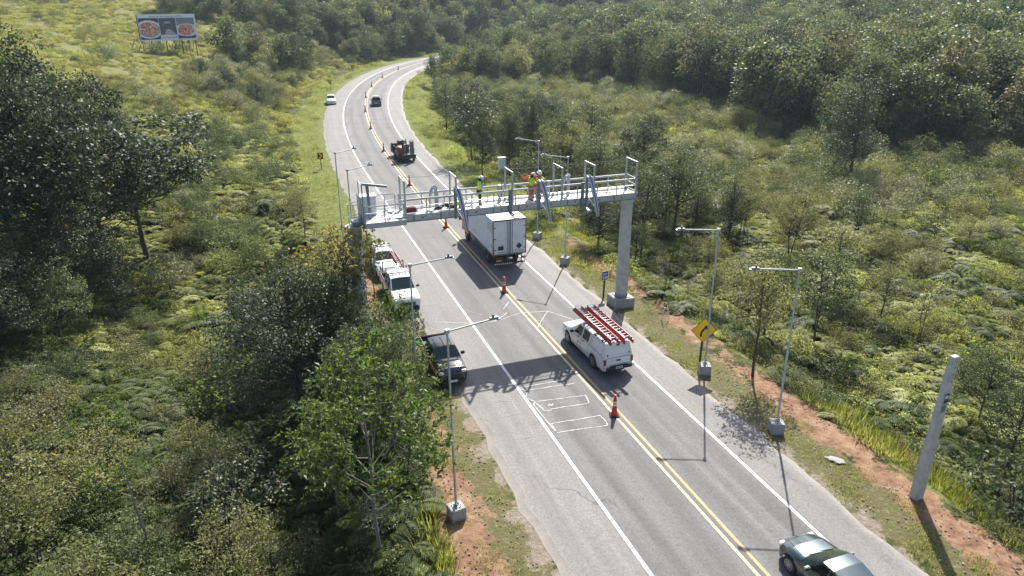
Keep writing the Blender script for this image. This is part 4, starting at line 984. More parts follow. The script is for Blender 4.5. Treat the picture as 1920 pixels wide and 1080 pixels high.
# 3 box truck
def truck():
    x, y = rl(16.56, 46.62); t = thing('box_truck', 'white box truck with red cab and grubby rear doors passing under the gantry', 'truck', (x, y, .025), ROAD)
    M_box = mat('truck_box_white', (.66, .71, .75), .5, noise=(1.1, .35, (.38, .40, .42))); M_roof = mat('truck_roof', (.66, .65, .62), .6, noise=(1, .3, (.5, .49, .46)))
    M_rust = mat('rust_trim', (.28, .20, .18), .8, noise=(6, .8, (.12, .04, .03))); M_truckred = carpaint('truck_red', (.50, .015, .018))
    L, W, z0, z1 = 6.3, 2.58, 1.16, 3.8
    k = MB(); k.box((L / 2, 0, (z0 + z1) / 2), (L - .02, W - .03, z1 - z0 - .04), M_box); k.build('box_body', t)
    MB().box((L / 2, 0, z1 - .005), (L, W - .01, .04), M_roof).build('box_roof', t)
    k = MB()
    for s_ in (-1, 1):
        k.box((.03, s_ * (W / 2 - .035), (z0 + z1) / 2), (.09, .09, z1 - z0), M_rust); k.box((L - .03, s_ * (W / 2 - .035), (z0 + z1) / 2), (.09, .09, z1 - z0), M_box)
        k.box((L / 2, s_ * (W / 2 - .02), z0 - .02), (L, .07, .11), M_rust); k.box((L / 2, s_ * (W / 2 - .02), z1 - .05), (L, .06, .06), M_box)
    k.box((-.01, 0, z1 - .06), (.05, W, .07), mat('red_trim', (.25, .03, .03), .6)); k.box((-.01, 0, z0 - .01), (.07, W, .09), M_rust)
    k.build('box_frame', t)
    for s_ in (1, -1):
        k = MB(); k.box((-.012, s_ * .63, (z0 + z1) / 2), (.03, 1.17, z1 - z0 - .22), M_box); k.build('rear_door', t, bevel=.01)
    k = MB()
    for yy in (-.20, -.06, .06, .2): k.tube([(-.05, yy, z0 + .08), (-.05, yy, z1 - .12)], .022, M_galvd, 6)
    for s_ in (-1, 1):
        for zz in (1.55, 2.4, 3.25): k.box((-.045, s_ * 1.16, zz), (.04, .14, .06), M_black)
    k.build('door_bar', t)
    k = MB(); k.box((-.035, .70, 1.66), (.012, .42, .32), M_black); k.build('placard', t)
    k = MB(); q = .25; k.poly([(-.032, -.72, 1.72 - q), (-.032, -.72 - q, 1.72), (-.032, -.72, 1.72 + q), (-.032, -.72 + q, 1.72)], (-.01, 0, 0), M_black); k.build('placard', t)
    k = MB(); m_ = mat('grubby_marks', (.16, .14, .13), .8)
    for (yy, zz, w_, h_) in ((.75, 1.33, .42, .04), (.45, 1.36, .2, .05), (-.45, 1.40, .08, .09), (-.57, 1.42, .06, .10), (-.9, 1.36, .42, .05), (-.85, 1.95, .5, .012), (.62, 1.9, .4, .012)): k.box((-.034, yy, zz), (.008, w_, h_), m_)
    for (xx, zz, w_, h_) in ((.45, 1.75, .35, .30), (1.2, 1.45, .12, .1), (.3, 1.45, .25, .12), (4.7, 1.7, .5, .16), (4.3, 1.62, .35, .04)): k.box((xx, W / 2 - .014, zz), (w_, .006, h_), mat('faded_sticker', (.36, .33, .34), .8, noise=(9, .8, (.5, .52, .55))))
    for zz in np.arange(2.85, 3.6, .13): k.box((.75, W / 2 - .014, zz), (1.15, .006, .05), mat('side_lettering', (.33, .30, .28), .8))
    for xx in np.arange(.6, 6.2, .85): k.box((xx, W / 2 + .018, z0 - .02), (.05, .02, .04), M_black)
    k.build('stains_and_stickers', t)
    k = MB(); 
    for s_ in (-1, 1): k.box((3.9, s_ * .42, .86), (8.6, .09, .24), M_black)
    for xx in np.arange(.3, 8, .9): k.box((xx, 0, .86), (.08, .84, .16), M_black)
    k.box((.5, 0, .98), (.5, 2.2, .2), M_black); k.build('chassis', t)
    M_str = mat('striped_bar', (.6, .6, .6), .5)
    k = MB(); k.box((-.10, 0, .48), (.06, 2.35, .12), M_black)
    for i in range(15):
        yy = -1.12 + i * .16; k.poly([(-.136, yy, .425), (-.136, yy + .07, .425), (-.136, yy + .11, .535), (-.136, yy + .04, .535)], (-.006, 0, 0), M_refl if yy > -.3 else M_rust)
    for yy in (-.9, -.5, .9): k.box((-.05, yy, .74), (.07, .07, .45), M_black)
    k.build('rear_bumper', t)
    k = MB(); k.box((-.14, .9, .86), (.05, .38, .20), M_tail); k.box((-.145, .9, .74), (.04, .40, .07), M_plate); k.build('tail_light', t)
    k = MB(); k.box((-.12, -1.0, .86), (.05, .3, .1), M_black); k.tube([(-.1, -.5, .98), (-.15, -.8, .80), (-.15, -1.15, .75), (-.15, -1.15, 1.0)], .025, M_black, 5); k.build('light_bracket', t)
    for xx in (1.75, 7.35):
        for s_ in (-1, 1):
            k = MB(); k.lathe([(.3, -.14), (.46, -.14), (.50, -.1), (.50, .1), (.46, .14), (.3, .14)], M_rubber, axis='y', n=24); o = k.build('wheel', t, smooth=True); o.location = (xx, s_ * 1.05, .5)
            q = MB(); q.lathe([(.30, .08), (.30, .13), (.1, .10), (.1, .16)], M_rim, axis='y', n=20); ro = q.build('rim', o, smooth=True); ro.scale = (1, s_, 1)
    k = MB()
    for s_ in (-1, 1):
        for zz in (.58, .8): k.box((4.4, s_ * 1.12, zz), (3.9, .03, .05), M_galvd)
        for xx in (2.6, 3.6, 4.6, 5.6): k.box((xx, s_ * 1.12, .78), (.05, .04, .5), M_galvd)
    k.build('side_guard', t)
    MB().tube([(5.0, .95, .82), (6.0, .95, .82)], .28, M_galvd, 14).build('fuel_tank', t, smooth=True)
    V = []; prof = [(6.55, .75), (6.55, 2.15), (6.8, 2.5), (7.6, 2.52), (8.15, 1.85), (8.35, 1.5), (8.42, .7)]
    k = MB()
    for s_ in (-1, 1): V += [(a_, s_ * (1.27 if z_ < 2.2 else 1.12), z_) for a_, z_ in prof]
    n = len(prof); k.add(V, [tuple(range(n)), tuple(reversed(range(n, 2 * n)))] + [(i, i + n, (i + 1) % n + n, (i + 1) % n) for i in range(n)], M_truckred)
    k.build('cab', t, bevel=.05, smooth=True)
    for s_ in (-1, 1):
        MB().add([(7.0, s_ * 1.28, 1.55), (7.85, s_ * 1.28, 1.55), (7.6, s_ * 1.28, 2.1), (7.0, s_ * 1.28, 2.1)], [(0, 1, 2, 3)], M_glass).build('side_window', t)
        k = MB(); k.box((8.05, s_ * 1.50, 1.85), (.14, .26, .5), M_truckred if s_ > 0 else M_black); k.box((8.05, s_ * 1.34, 1.85), (.04, .2, .04), M_black); k.build('mirror', t, bevel=.03)
        MB().box((7.35, s_ * 1.25, 1.05), (1.25, .10, .30), M_truckred).build('mudguard', t, bevel=.05)
    MB().add([(8.17, -.9, 1.88), (8.17, .9, 1.88), (7.66, .85, 2.49), (7.66, -.85, 2.49)], [(0, 1, 2, 3)], M_wglass).build('windscreen', t)
truck()

# 4 machine trailer with raised ramps
x, y = rl(17.0, 84.6)
t = thing('machine_trailer', 'dark loaded machine carrier with two raised ramps and a red drum beyond the gantry', 'trailer', (x, y, .025), ROAD + R(3)); t.scale = (.88,) * 3
M_md = mat('dirty_dark_steel', (.022, .022, .024), .6, noise=(4, .6, (.09, .075, .06)))
k = MB(); k.box((2.0, 0, .72), (4.4, 2.2, .22), M_md); k.box((2.0, 0, .95), (4.2, 2.0, .2), M_md); k.box((.1, 0, .75), (.2, 2.4, .5), M_md); k.build('bed', t, bevel=.02)
k = MB()
for xx in np.arange(.4, 4.0, .7):
    k.box((xx, 1.0, 1.3), (.08, .08, .8), M_md); k.box((xx, -1.0, 1.3), (.08, .08, .8), M_md)
k.box((2, 1.0, 1.7), (4, .07, .07), M_md); k.box((2, -1.0, 1.7), (4, .07, .07), M_md); k.build('side_rail', t)
for yy in (.35, -.65):
    k = MB()
    for s_ in (-1, 1): k.bar((.0, yy + s_ * .24, .8), (.25, yy + s_ * .24, 3.2 if yy > 0 else 2.9), .09, .09, M_md)
    for i in range(8): z_ = 1.0 + i * .28; k.bar((.02 + i * .028, yy - .22, z_), (.02 + i * .028, yy + .22, z_), .05, .06, M_galvd)
    if yy < 0: k.box((.14, yy, 1.95), (.03, .42, 1.7), M_galvd)
    k.build('ramp', t)
k = MB(); k.lathe([(.5, -.35), (.72, -.3), (.8, 0), (.72, .3), (.5, .35)], mat('red_machine', (.22, .04, .03), .5, noise=(3, .8, (.06, .03, .025))), axis='y', n=24); o = k.build('drum', t, smooth=True); o.location = (.75, 1.0, 1.45)
k = MB(); k.box((2.2, .1, 1.55), (1.9, 1.3, 1.0), M_md); k.box((2.9, .1, 2.2), (.9, 1.0, .7), M_md); k.box((1.4, -.2, 1.9), (.6, .7, .7), mat('engine_cover', (.12, .1, .09), .6)); k.tube([(1.3, .4, 1.6), (1.3, .4, 2.6)], .06, M_galvd, 6); k.bar((.4, -.1, 1.0), (2.0, -.1, 2.6), .12, .14, M_galvd); k.build('machine', t, bevel=.04)
k = MB(); k.tube([(.35, 1.3, 2.0), (.6, 1.55, 2.05)], .07, M_black, 6); k.build('mirror', t)
for xx in (1.0, 2.9):
    for s_ in (-1, 1):
        k = MB(); k.lathe([(.2, -.13), (.40, -.13), (.43, -.1), (.43, .1), (.40, .13), (.2, .13)], M_rubber, axis='y', n=20); o = k.build('wheel', t, smooth=True); o.location = (xx, s_ * 1.08, .43)
MB().box((-.02, -.75, .62), (.04, .3, .14), M_lamp).build('tail_light', t)
MB().box((-.02, .75, .62), (.04, .3, .14), M_tail).build('tail_light', t)
k = MB()
V = [(4.3, 1.0, .5), (4.3, 1.0, 1.9), (5.2, 1.0, 1.9), (5.6, 1.0, 1.3), (5.7, 1.0, .5)]
k.poly([(a_, -1.05, c_) for a_, _, c_ in V], (0, 2.1, 0), M_md); k.build('cab', t, bevel=.06)

# ------------------------------------------------------------------ people
def skin(name, pts, edges, rad, m, parent, sub=2, root=0):
    me = bpy.data.meshes.new(name); me.from_pydata(pts, edges, []); me.materials.append(m)
    o = bpy.data.objects.new(name, me); C.objects.link(o); o.parent = parent
    md = o.modifiers.new('Skin', 'SKIN'); md.use_smooth_shade = True
    if not me.skin_vertices: me.attributes.new
    for i, r in enumerate(rad): 
        r2 = r if hasattr(r, '__len__') else (r, r); me.skin_vertices[0].data[i].radius = r2; me.skin_vertices[0].data[i].use_root = (i == root)
    s = o.modifiers.new('Subdivision', 'SUBSURF'); s.levels = sub; s.render_levels = sub
    dg = bpy.context.evaluated_depsgraph_get(); me2 = bpy.data.meshes.new_from_object(o.evaluated_get(dg)); o.modifiers.clear(); o.data = me2
    if not me2.materials: me2.materials.append(m)
    me2.name = name
    return o
M_skin = mat('skin', (.28, .15, .09), .6); M_hv = mat('lime_hi_vis', (.50, .90, .05), .7); M_hv2 = mat('yellow_hi_vis', (.80, .90, .06), .7); M_or = mat('orange_red_workwear', (.85, .07, .025), .75); M_dkc = mat('dark_work_trousers', (.03, .033, .042), .8)
M_ltb = mat('light_blue_shirt', (.35, .44, .52), .8); M_boot = mat('black_boots', (.02, .02, .02), .6); M_helm = mat('white_helmet', (.72, .72, .72), .3); M_neck = mat('dark_blue_balaclava', (.02, .03, .07), .8); M_glove = mat('grey_work_gloves', (.30, .33, .33), .8); M_refb = mat('silver_band', (.6, .6, .58), .4)
def person(label, loc, rz, J, mats, cat='person', helmet=True):
    """J joints: pelvis, chest, neck, head, shoulderL/R, elbow, hand, hip, knee, foot (x forward, y left, z up)"""
    t = thing('person', label, cat, loc, rz)
    b = {k: Vector(v) for k, v in J.items()}
    order = ['pelvis', 'chest', 'neck', 'head', 'sl', 'el', 'hl', 'sr', 'er', 'hr', 'pl', 'kl', 'al', 'tl', 'pr', 'kr', 'ar', 'tr', 'crown']
    for s_ in 'lr':
        b['t' + s_] = b['a' + s_] + Vector((.17, 0, -.03)) if 't' + s_ not in b else b['t' + s_]
    if 'crown' not in b: b['crown'] = b['head'] + (b['head'] - b['neck']).normalized() * .11
    pts = [b[k] for k in order]; ix = {k: i for i, k in enumerate(order)}
    ed = [('pelvis', 'chest'), ('chest', 'neck'), ('neck', 'head'), ('head', 'crown'), ('chest', 'sl'), ('sl', 'el'), ('el', 'hl'), ('chest', 'sr'), ('sr', 'er'), ('er', 'hr'), ('pelvis', 'pl'), ('pl', 'kl'), ('kl', 'al'), ('al', 'tl'), ('pelvis', 'pr'), ('pr', 'kr'), ('kr', 'ar'), ('ar', 'tr')]
    rad = [.13, .13, .055, .085, .06, .042, .03, .06, .042, .03, .09, .058, .042, .035, .09, .058, .042, .035, .06]
    body = skin('body', pts, [(ix[a], ix[c]) for a, c in ed], rad, M_skin, t, 1)
    # hands: palm with five short fingers
    for s_ in 'lr':
        h = b['h' + s_]; d = (h - b['e' + s_]).normalized(); sd = d.orthogonal().normalized(); up = d.cross(sd)
        P = [h - d * .02, h + d * .06]; E_ = [(0, 1)]; rr = [.028, .034]
        for i, (o_, l_) in enumerate(((-.030, .07), (-.010, .085), (.010, .08), (.030, .065))):
            P += [h + d * .08 + sd * o_, h + d * (.08 + l_) + sd * o_ * 1.2 - up * .02]; E_ += [(1, 2 + 2 * i), (2 + 2 * i, 3 + 2 * i)]; rr += [.010, .009]
        P += [h + d * .02 + sd * .045, h + d * .06 + sd * .07]; E_ += [(0, 10), (10, 11)]; rr += [.012, .010]
        skin('glove', P, E_, rr, mats['glove'], t, 1)
    k = [b['pelvis'], b['pelvis'] * .5 + b['chest'] * .5, b['chest'], b['neck'] * .8 + b['chest'] * .2]; E_ = [(0, 1), (1, 2), (2, 3)]; rr = [(.17, .125), (.165, .12), (.18, .13), (.07, .07)]
    ja = skin('jacket', k + [b['sl'], b['el'], b['e' + 'l'] * .25 + b['hl'] * .75, b['sr'], b['er'], b['er'] * .25 + b['hr'] * .75], E_ + [(2, 4), (4, 5), (5, 6), (2, 7), (7, 8), (8, 9)], rr + [.082, .062, .05, .082, .062, .05], mats['top'], t, 2)
    if 'sleeve' in mats:
        for s_ in 'lr': skin('sleeve', [b['s' + s_] * .9 + b['chest'] * .1, b['e' + s_], b['e' + s_] * .22 + b['h' + s_] * .78], [(0, 1), (1, 2)], [.09, .068, .054], mats['sleeve'], t, 2)
    tr = skin('trousers', [b['pelvis'], b['pl'], b['kl'], b['al'], b['pr'], b['kr'], b['ar']], [(0, 1), (1, 2), (2, 3), (0, 4), (4, 5), (5, 6)], [(.16, .125), .115, .085, .07, .115, .085, .07], mats['legs'], t, 2)
    for s_ in 'lr':
        K, A = b['k' + s_], b['a' + s_]
        q = MB(); 
        for f in (.15, .5): c_ = K.lerp(A, f); q.tube([c_, c_ + (A - K).normalized() * .05], .088 - .01 * f, M_refb, 10)
        q.build('reflective_band', tr)
        skin('boot', [A + Vector((0, 0, .06)), A, A + (b['t' + s_] - A) * .5, b['t' + s_]], [(0, 1), (1, 2), (2, 3)], [.06, .062, .055, .045], M_boot, t, 1)
    up = (b['head'] - b['neck']).normalized(); c_ = b['head'] + up * .04
    hd = Vector(J.get('look', (1, 0, 0))).normalized()
    f = MB(); f.box(c_ + hd * .085 - up * .015, (.03, .03, .045), M_skin); f.build('nose', body)
    f = MB(); sd = up.cross(hd)
    for s_ in (-1, 1): f.box(c_ + hd * .082 + sd * .032 * s_ + up * .02, (.014, .022, .012), M_black)
    f.box(c_ + hd * .082 - up * .055, (.012, .04, .01), mat('lips', (.25, .08, .07), .5)); f.build('face', body)
    if 'neck' in mats: skin('neck_cover', [b['neck'] - up * .06, b['head'] - up * .02, b['head'] + up * .08], [(0, 1), (1, 2)], [.10, .096, .08], mats['neck'], t, 1)
    if helmet:
        M_ = Matrix.Translation(c_ + up * .045) @ up.to_track_quat('Z', 'Y').to_matrix().to_4x4()
        q = MB(); q.lathe([(.155, 0), (.15, .012), (.128, .02), (.125, .07), (.10, .12), (.055, .145), (.01, .15)], M_helm, n=18); o = q.build('helmet', t, smooth=True); o.matrix_local = M_
    return t
ST = dict(pelvis=(0, 0, .92), chest=(.01, 0, 1.28), neck=(.01, 0, 1.46), head=(.03, 0, 1.56), sl=(0, .19, 1.40), sr=(0, -.19, 1.40), el=(.03, .27, 1.13), er=(.03, -.27, 1.13), hl=(.20, .25, .95), hr=(.20, -.25, .95),
          pl=(0, .09, .86), pr=(0, -.09, .86), kl=(.03, .11, .48), kr=(.03, -.11, .48), al=(0, .12, .09), ar=(0, -.12, .09))
def J(**k): d = dict(ST); d.update(k); return d
def gpos(u, v, z=GZ): x, y = gxy(u, v); return (x, y, z)
person('worker in yellow vest and dark trousers standing alone on the gantry above the truck', gpos(4.62, .6), GA + R(-15), J(head=(.07, 0, 1.55), el=(.05, .25, 1.12), hl=(.22, .14, 1.16), er=(.12, -.24, 1.15), hr=(.30, -.08, 1.42), kr=(.05, -.12, .48)),
       dict(top=M_hv2, sleeve=M_ltb, legs=M_dkc, glove=M_skin, neck=M_neck))
person('worker in lime jacket and dusty red trousers on the gantry, left of the pair', gpos(7.72, .38), GA + R(5), J(head=(.08, 0, 1.54), el=(.14, .22, 1.15), hl=(.40, .12, 1.25), er=(.14, -.24, 1.14), hr=(.36, -.12, 1.10)),
       dict(top=M_hv, legs=mat('dusty_red_trousers', (.32, .13, .10), .8), glove=M_glove, neck=M_neck))
person('worker in yellow sleeves and orange red trousers gripping the middle boom on the gantry', gpos(8.34, .75), GA + R(-75), J(head=(.05, 0, 1.54), el=(.16, .25, 1.2), hl=(.36, .22, 1.30), er=(.16, -.24, 1.18), hr=(.38, -.12, 1.25)),
       dict(top=mat('red_bib_overall', (.42, .05, .03), .8), sleeve=M_hv2, legs=M_or, glove=M_glove))
person('person in orange red with both arms spread and raised behind the two gantry workers', gpos(8.0, 1.02), GA + R(-90), J(head=(.04, 0, 1.50), sl=(0, .19, 1.36), sr=(0, -.19, 1.36), el=(.0, .48, 1.30), hl=(.03, .70, 1.66), er=(0, -.42, 1.18), hr=(.05, -.80, 1.62)),
       dict(top=M_or, legs=M_or, glove=M_glove), helmet=False)
person('worker in dark trousers and lime vest lying back on the gantry floor', gpos(2.95, .52), GA + R(180), dict(pelvis=(0, 0, .14), chest=(-.32, .02, .28), neck=(-.46, .03, .40), head=(-.50, .04, .50), sl=(-.38, .2, .36), sr=(-.36, -.18, .36), el=(-.40, .3, .16), er=(-.2, -.3, .25), hl=(-.25, .36, .06), hr=(.02, -.26, .28),
       pl=(.05, .09, .13), pr=(.05, -.09, .13), kl=(.42, .12, .36), kr=(.44, -.10, .22), al=(.80, .14, .08), ar=(.88, -.10, .09), look=(.8, 0, .3)), dict(top=M_hv, sleeve=mat('orange_sleeve', (.6, .12, .03), .8), legs=M_dkc, glove=M_skin))
x, y = rl(6.65, 34.6)
person('person in a bright green shirt leaning at the side of the parked black pickup', (x, y, 0), ROAD - R(90), J(chest=(.12, 0, 1.25), neck=(.2, 0, 1.40), head=(.25, 0, 1.48), sl=(.12, .19, 1.34), sr=(.12, -.19, 1.34), el=(.3, .24, 1.12), er=(.3, -.24, 1.12), hl=(.5, .16, 1.05), hr=(.5, -.16, 1.05)),
       dict(top=mat('bright_green_shirt', (.05, .42, .05), .8), legs=mat('grey_jeans', (.16, .19, .24), .8), glove=M_skin, neck=mat('grey_cap', (.3, .32, .35), .8)), helmet=False)
x, y = rl(4.9, 46.8)
person('person in brown top and white helmet in the bushes beside the parked white car', (x, y, 0), ROAD, J(), dict(top=mat('brown_top', (.25, .09, .05), .8), legs=mat('pale_blue_jeans', (.30, .38, .48), .8), glove=M_skin))
# ------------------------------------------------------------------ vegetation
def tmesh(name, V, Fq, tint, m, extra=None):
    me = bpy.data.meshes.new(name)
    me.vertices.add(len(V)); me.vertices.foreach_set('co', np.asarray(V, np.float32).ravel())
    me.loops.add(Fq.size); me.loops.foreach_set('vertex_index', Fq.ravel().astype(np.int32))
    me.polygons.add(len(Fq)); me.polygons.foreach_set('loop_start', np.arange(0, Fq.size, 4, dtype=np.int32))
    me.update(); at = me.attributes.new('tint', 'FLOAT', 'POINT'); at.data.foreach_set('value', np.asarray(tint, np.float32))
    me.materials.append(m); return me
def unit(a): return a / np.maximum(np.linalg.norm(a, axis=1), 1e-9)[:, None]
def leaves(c, a, n, L, W, fold=0.0):
    """one pointed leaf per row"""
    s = unit(np.cross(a, n)); n2 = np.cross(s, a); L = L[:, None]; W = W[:, None]
    V = np.stack([c, c + a * L * .42 + s * W / 2 + n2 * L * .06, c + a * L - n2 * L * .10, c + a * L * .42 - s * W / 2 + n2 * L * .06], 1)
    N = len(c); Fq = np.arange(N * 4).reshape(N, 4); return V.reshape(-1, 3), Fq
def crown_mesh(name, g, blobs, br, per, leaf, wratio, m, flat=.75, up=.9, rosette=False, shell=.55, tintv=.45):
    cs, as_, ns, Ls, ti = [], [], [], [], []
    zmin, zmax = blobs[:, 2].min(), blobs[:, 2].max()
    for b, r in zip(blobs, br):
        k = int(per * g.uniform(.7, 1.3)); d = unit(g.normal(size=(k, 3))); rad = r * (shell + (1 - shell) * g.random(k) ** .6) * (1 + .25 * np.sin(d[:, 0] * 5 + b[0]) * np.sin(d[:, 1] * 5 + b[1]))
        if rosette:
            q = max(1, k // 7); d0 = unit(g.normal(size=(q, 3)) + np.array([0, 0, .35])); d0 = np.repeat(d0, 7, 0); k = len(d0)
            p = b + d0 * r * np.array([1, 1, flat]) * np.repeat(g.uniform(.55, 1, q), 7)[:, None]
            a = unit(d0 * .9 + g.normal(size=(k, 3)) * .8)
        else:
            p = b + d * rad[:, None] * np.array([1, 1, flat]); a = unit(d + g.normal(size=(k, 3)) * .7 + np.array([0, 0, -.15]))
        n = unit(g.normal(size=(k, 3)) * .75 + np.array([0, 0, up]))
        cs.append(p); as_.append(a); ns.append(n); Ls.append(leaf * g.uniform(.65, 1.25, k))
        t0 = g.uniform(-tintv, tintv) * .5; ti.append(np.clip(.5 + t0 + g.normal(0, .16, k), 0, 1))
    c, a, n, L, t = map(np.concatenate, (cs, as_, ns, Ls, ti))
    V, Fq = leaves(c, a, n, L, L * wratio); return tmesh(name, V, Fq, np.repeat(t, 4), m)
def branch_mesh(name, g, H, tr, blobs, m, stems=1, lean=.3, frac=.85, skip=1):
    k = MB(); tops = []
    for s in range(stems):
        a = g.uniform(0, 6.28); sp = 0 if stems == 1 else g.uniform(.15, .4) * blobs[:, :2].std() * 2
        hx = np.linspace(0, H * frac, 7); wx = np.cumsum(g.normal(0, lean * .12, 7)) + np.cos(a) * sp * hx / H; wy = np.cumsum(g.normal(0, lean * .12, 7)) + np.sin(a) * sp * hx / H
        wx[0] = wy[0] = 0
        P = [(wx[i] + (0.1 * math.cos(a) if stems > 1 else 0), wy[i], hx[i] - (.5 if i == 0 else 0)) for i in range(7)]
        k.tube(P, [tr * (1.35 if i == 0 else 1 - .12 * i) / (1 if stems == 1 else 1.6) for i in range(7)], m, 7, cap=False); tops.append(np.array(P))
    for b in blobs[::skip]:
        P = tops[g.integers(stems)]; z0 = max(.25 * H, min(b[2] - .35 * np.hypot(b[0], b[1]) - .1 * H, P[-1][2]))
        p0 = np.array([np.interp(z0, P[:, 2], P[:, 0]), np.interp(z0, P[:, 2], P[:, 1]), z0]); mid = (p0 + b) / 2 + np.array([0, 0, -.06 * H]) * g.uniform(-.3, 1) + g.normal(0, .1, 3)
        r0 = tr * .38; k.tube([p0, p0 * .6 + mid * .4, mid, mid * .4 + b * .6 + g.normal(0, .06, 3), b], [r0, r0 * .85, r0 * .6, r0 * .4, r0 * .18], m, 4, cap=False)
    me = bpy.data.meshes.new(name); me.from_pydata(k.v, [], k.f); me.materials.append(m); me.polygons.foreach_set('use_smooth', [True] * len(me.polygons)); return me
def blobset(g, H, Rr, base, n, kind='dome', squash=1.0):
    P = []
    while len(P) < n:
        d = g.uniform(-1, 1, 3); r = np.linalg.norm(d)
        if r > 1 or r < .35: continue
        if kind == 'dome' and d[2] < -.45: continue
        if kind == 'cone':
            f = (d[2] + 1) / 2; d = np.array([d[0] * (1.15 - .75 * f), d[1] * (1.15 - .75 * f), d[2]])
        if kind == 'tier': d[2] = round(d[2] * 2.5) / 2.5 + g.normal(0, .05)
        P.append(d)
    P = np.array(P); cz = (H + base) / 2
    P[:, 0] *= Rr; P[:, 1] *= Rr; P[:, 2] = cz + P[:, 2] * (H - base) / 2 * squash
    P[:, 0] += g.normal(0, .1 * Rr); return P
LM = dict(
    dark=leafmat('dark_glossy_leaves', (0.01, 0.022, 0.013), (0.028, 0.046, 0.024), (0.066, 0.092, 0.052), rough=.56, trans=.24, spec=.40),
    mdark=leafmat('dark_forest_leaves', (0.022, 0.038, 0.022), (0.062, 0.088, 0.048), (0.135, 0.168, 0.092), rough=.65, trans=.3, spec=.2),
    mgrey=leafmat('grey_forest_leaves', (0.055, 0.066, 0.038), (0.125, 0.142, 0.085), (0.22, 0.24, 0.15), rough=.65, trans=.3, spec=.2),
    broad=leafmat('broad_leaves', (0.024, 0.042, 0.019), (0.07, 0.096, 0.044), (0.155, 0.185, 0.09), rough=.5, trans=.36, spec=.35),
    olive=leafmat('olive_leaves', (0.052, 0.058, 0.027), (0.15, 0.158, 0.07), (0.29, 0.29, 0.15), rough=.55, trans=.38, spec=.3),
    grey=leafmat('grey_green_leaves', (0.075, 0.082, 0.048), (0.18, 0.19, 0.12), (0.33, 0.34, 0.23), rough=.48, trans=.3, spec=.5),
    lime=leafmat('bright_leaves', (0.03, 0.055, 0.016), (0.085, 0.13, 0.036), (0.19, 0.255, 0.085), rough=.48, trans=.45, spec=.4),
    fern=leafmat('fern_fronds', (0.065, 0.082, 0.024), (0.215, 0.235, 0.075), (0.44, 0.46, 0.2), rough=.6, trans=.42, spec=.22),
    dfern=leafmat('dark_fern_fronds', (.026, .042, .011), (.060, .088, .022), (.125, .150, .040), rough=.6, trans=.35, spec=.25),
    rust=leafmat('brownish_leaves', (0.05, 0.05, 0.03), (0.12, 0.115, 0.065), (0.23, 0.215, 0.13), rough=.55, trans=.3, spec=.3),
    yel=leafmat('yellow_brown_leaves', (0.065, 0.075, 0.022), (0.165, 0.16, 0.05), (0.31, 0.27, 0.11), rough=.5, trans=.35, spec=.4),
    grass=leafmat('grass_blades', (0.055, 0.07, 0.018), (0.155, 0.18, 0.045), (0.3, 0.33, 0.1), rough=.6, trans=.45, spec=.25),
    hay=leafmat('dry_grass_blades', (0.13, 0.125, 0.05), (0.27, 0.265, 0.11), (0.42, 0.39, 0.2), rough=.8, trans=.35, spec=.1))
M_bark = mat('bark', (.075, .060, .046), .9, noise=(5, .7, (.035, .028, .022)), bump=(18, .6)); M_barkp = mat('pale_bark', (.22, .20, .165), .85, noise=(6, .7, (.10, .085, .07)))
def TR(name, seed, H, Rr, base, nb, per, leaf, m, tr, br=(.7, 1.1), wr=.5, kind='dome', stems=1, bark=None, sq=1.0, lean=.3, skip=1, **kw):
    g = np.random.default_rng(seed); B = blobset(g, H - br[0] * .4, Rr - br[0] * .5, base, nb, kind, sq)
    r = g.uniform(br[0], br[1], nb)
    return dict(crown=crown_mesh(name + '_crown', g, B, r, per, leaf, wr, LM[m], **kw), trunk=branch_mesh(name + '_trunk', g, H, tr, B, bark or M_bark, stems, lean, skip=skip), H=H)
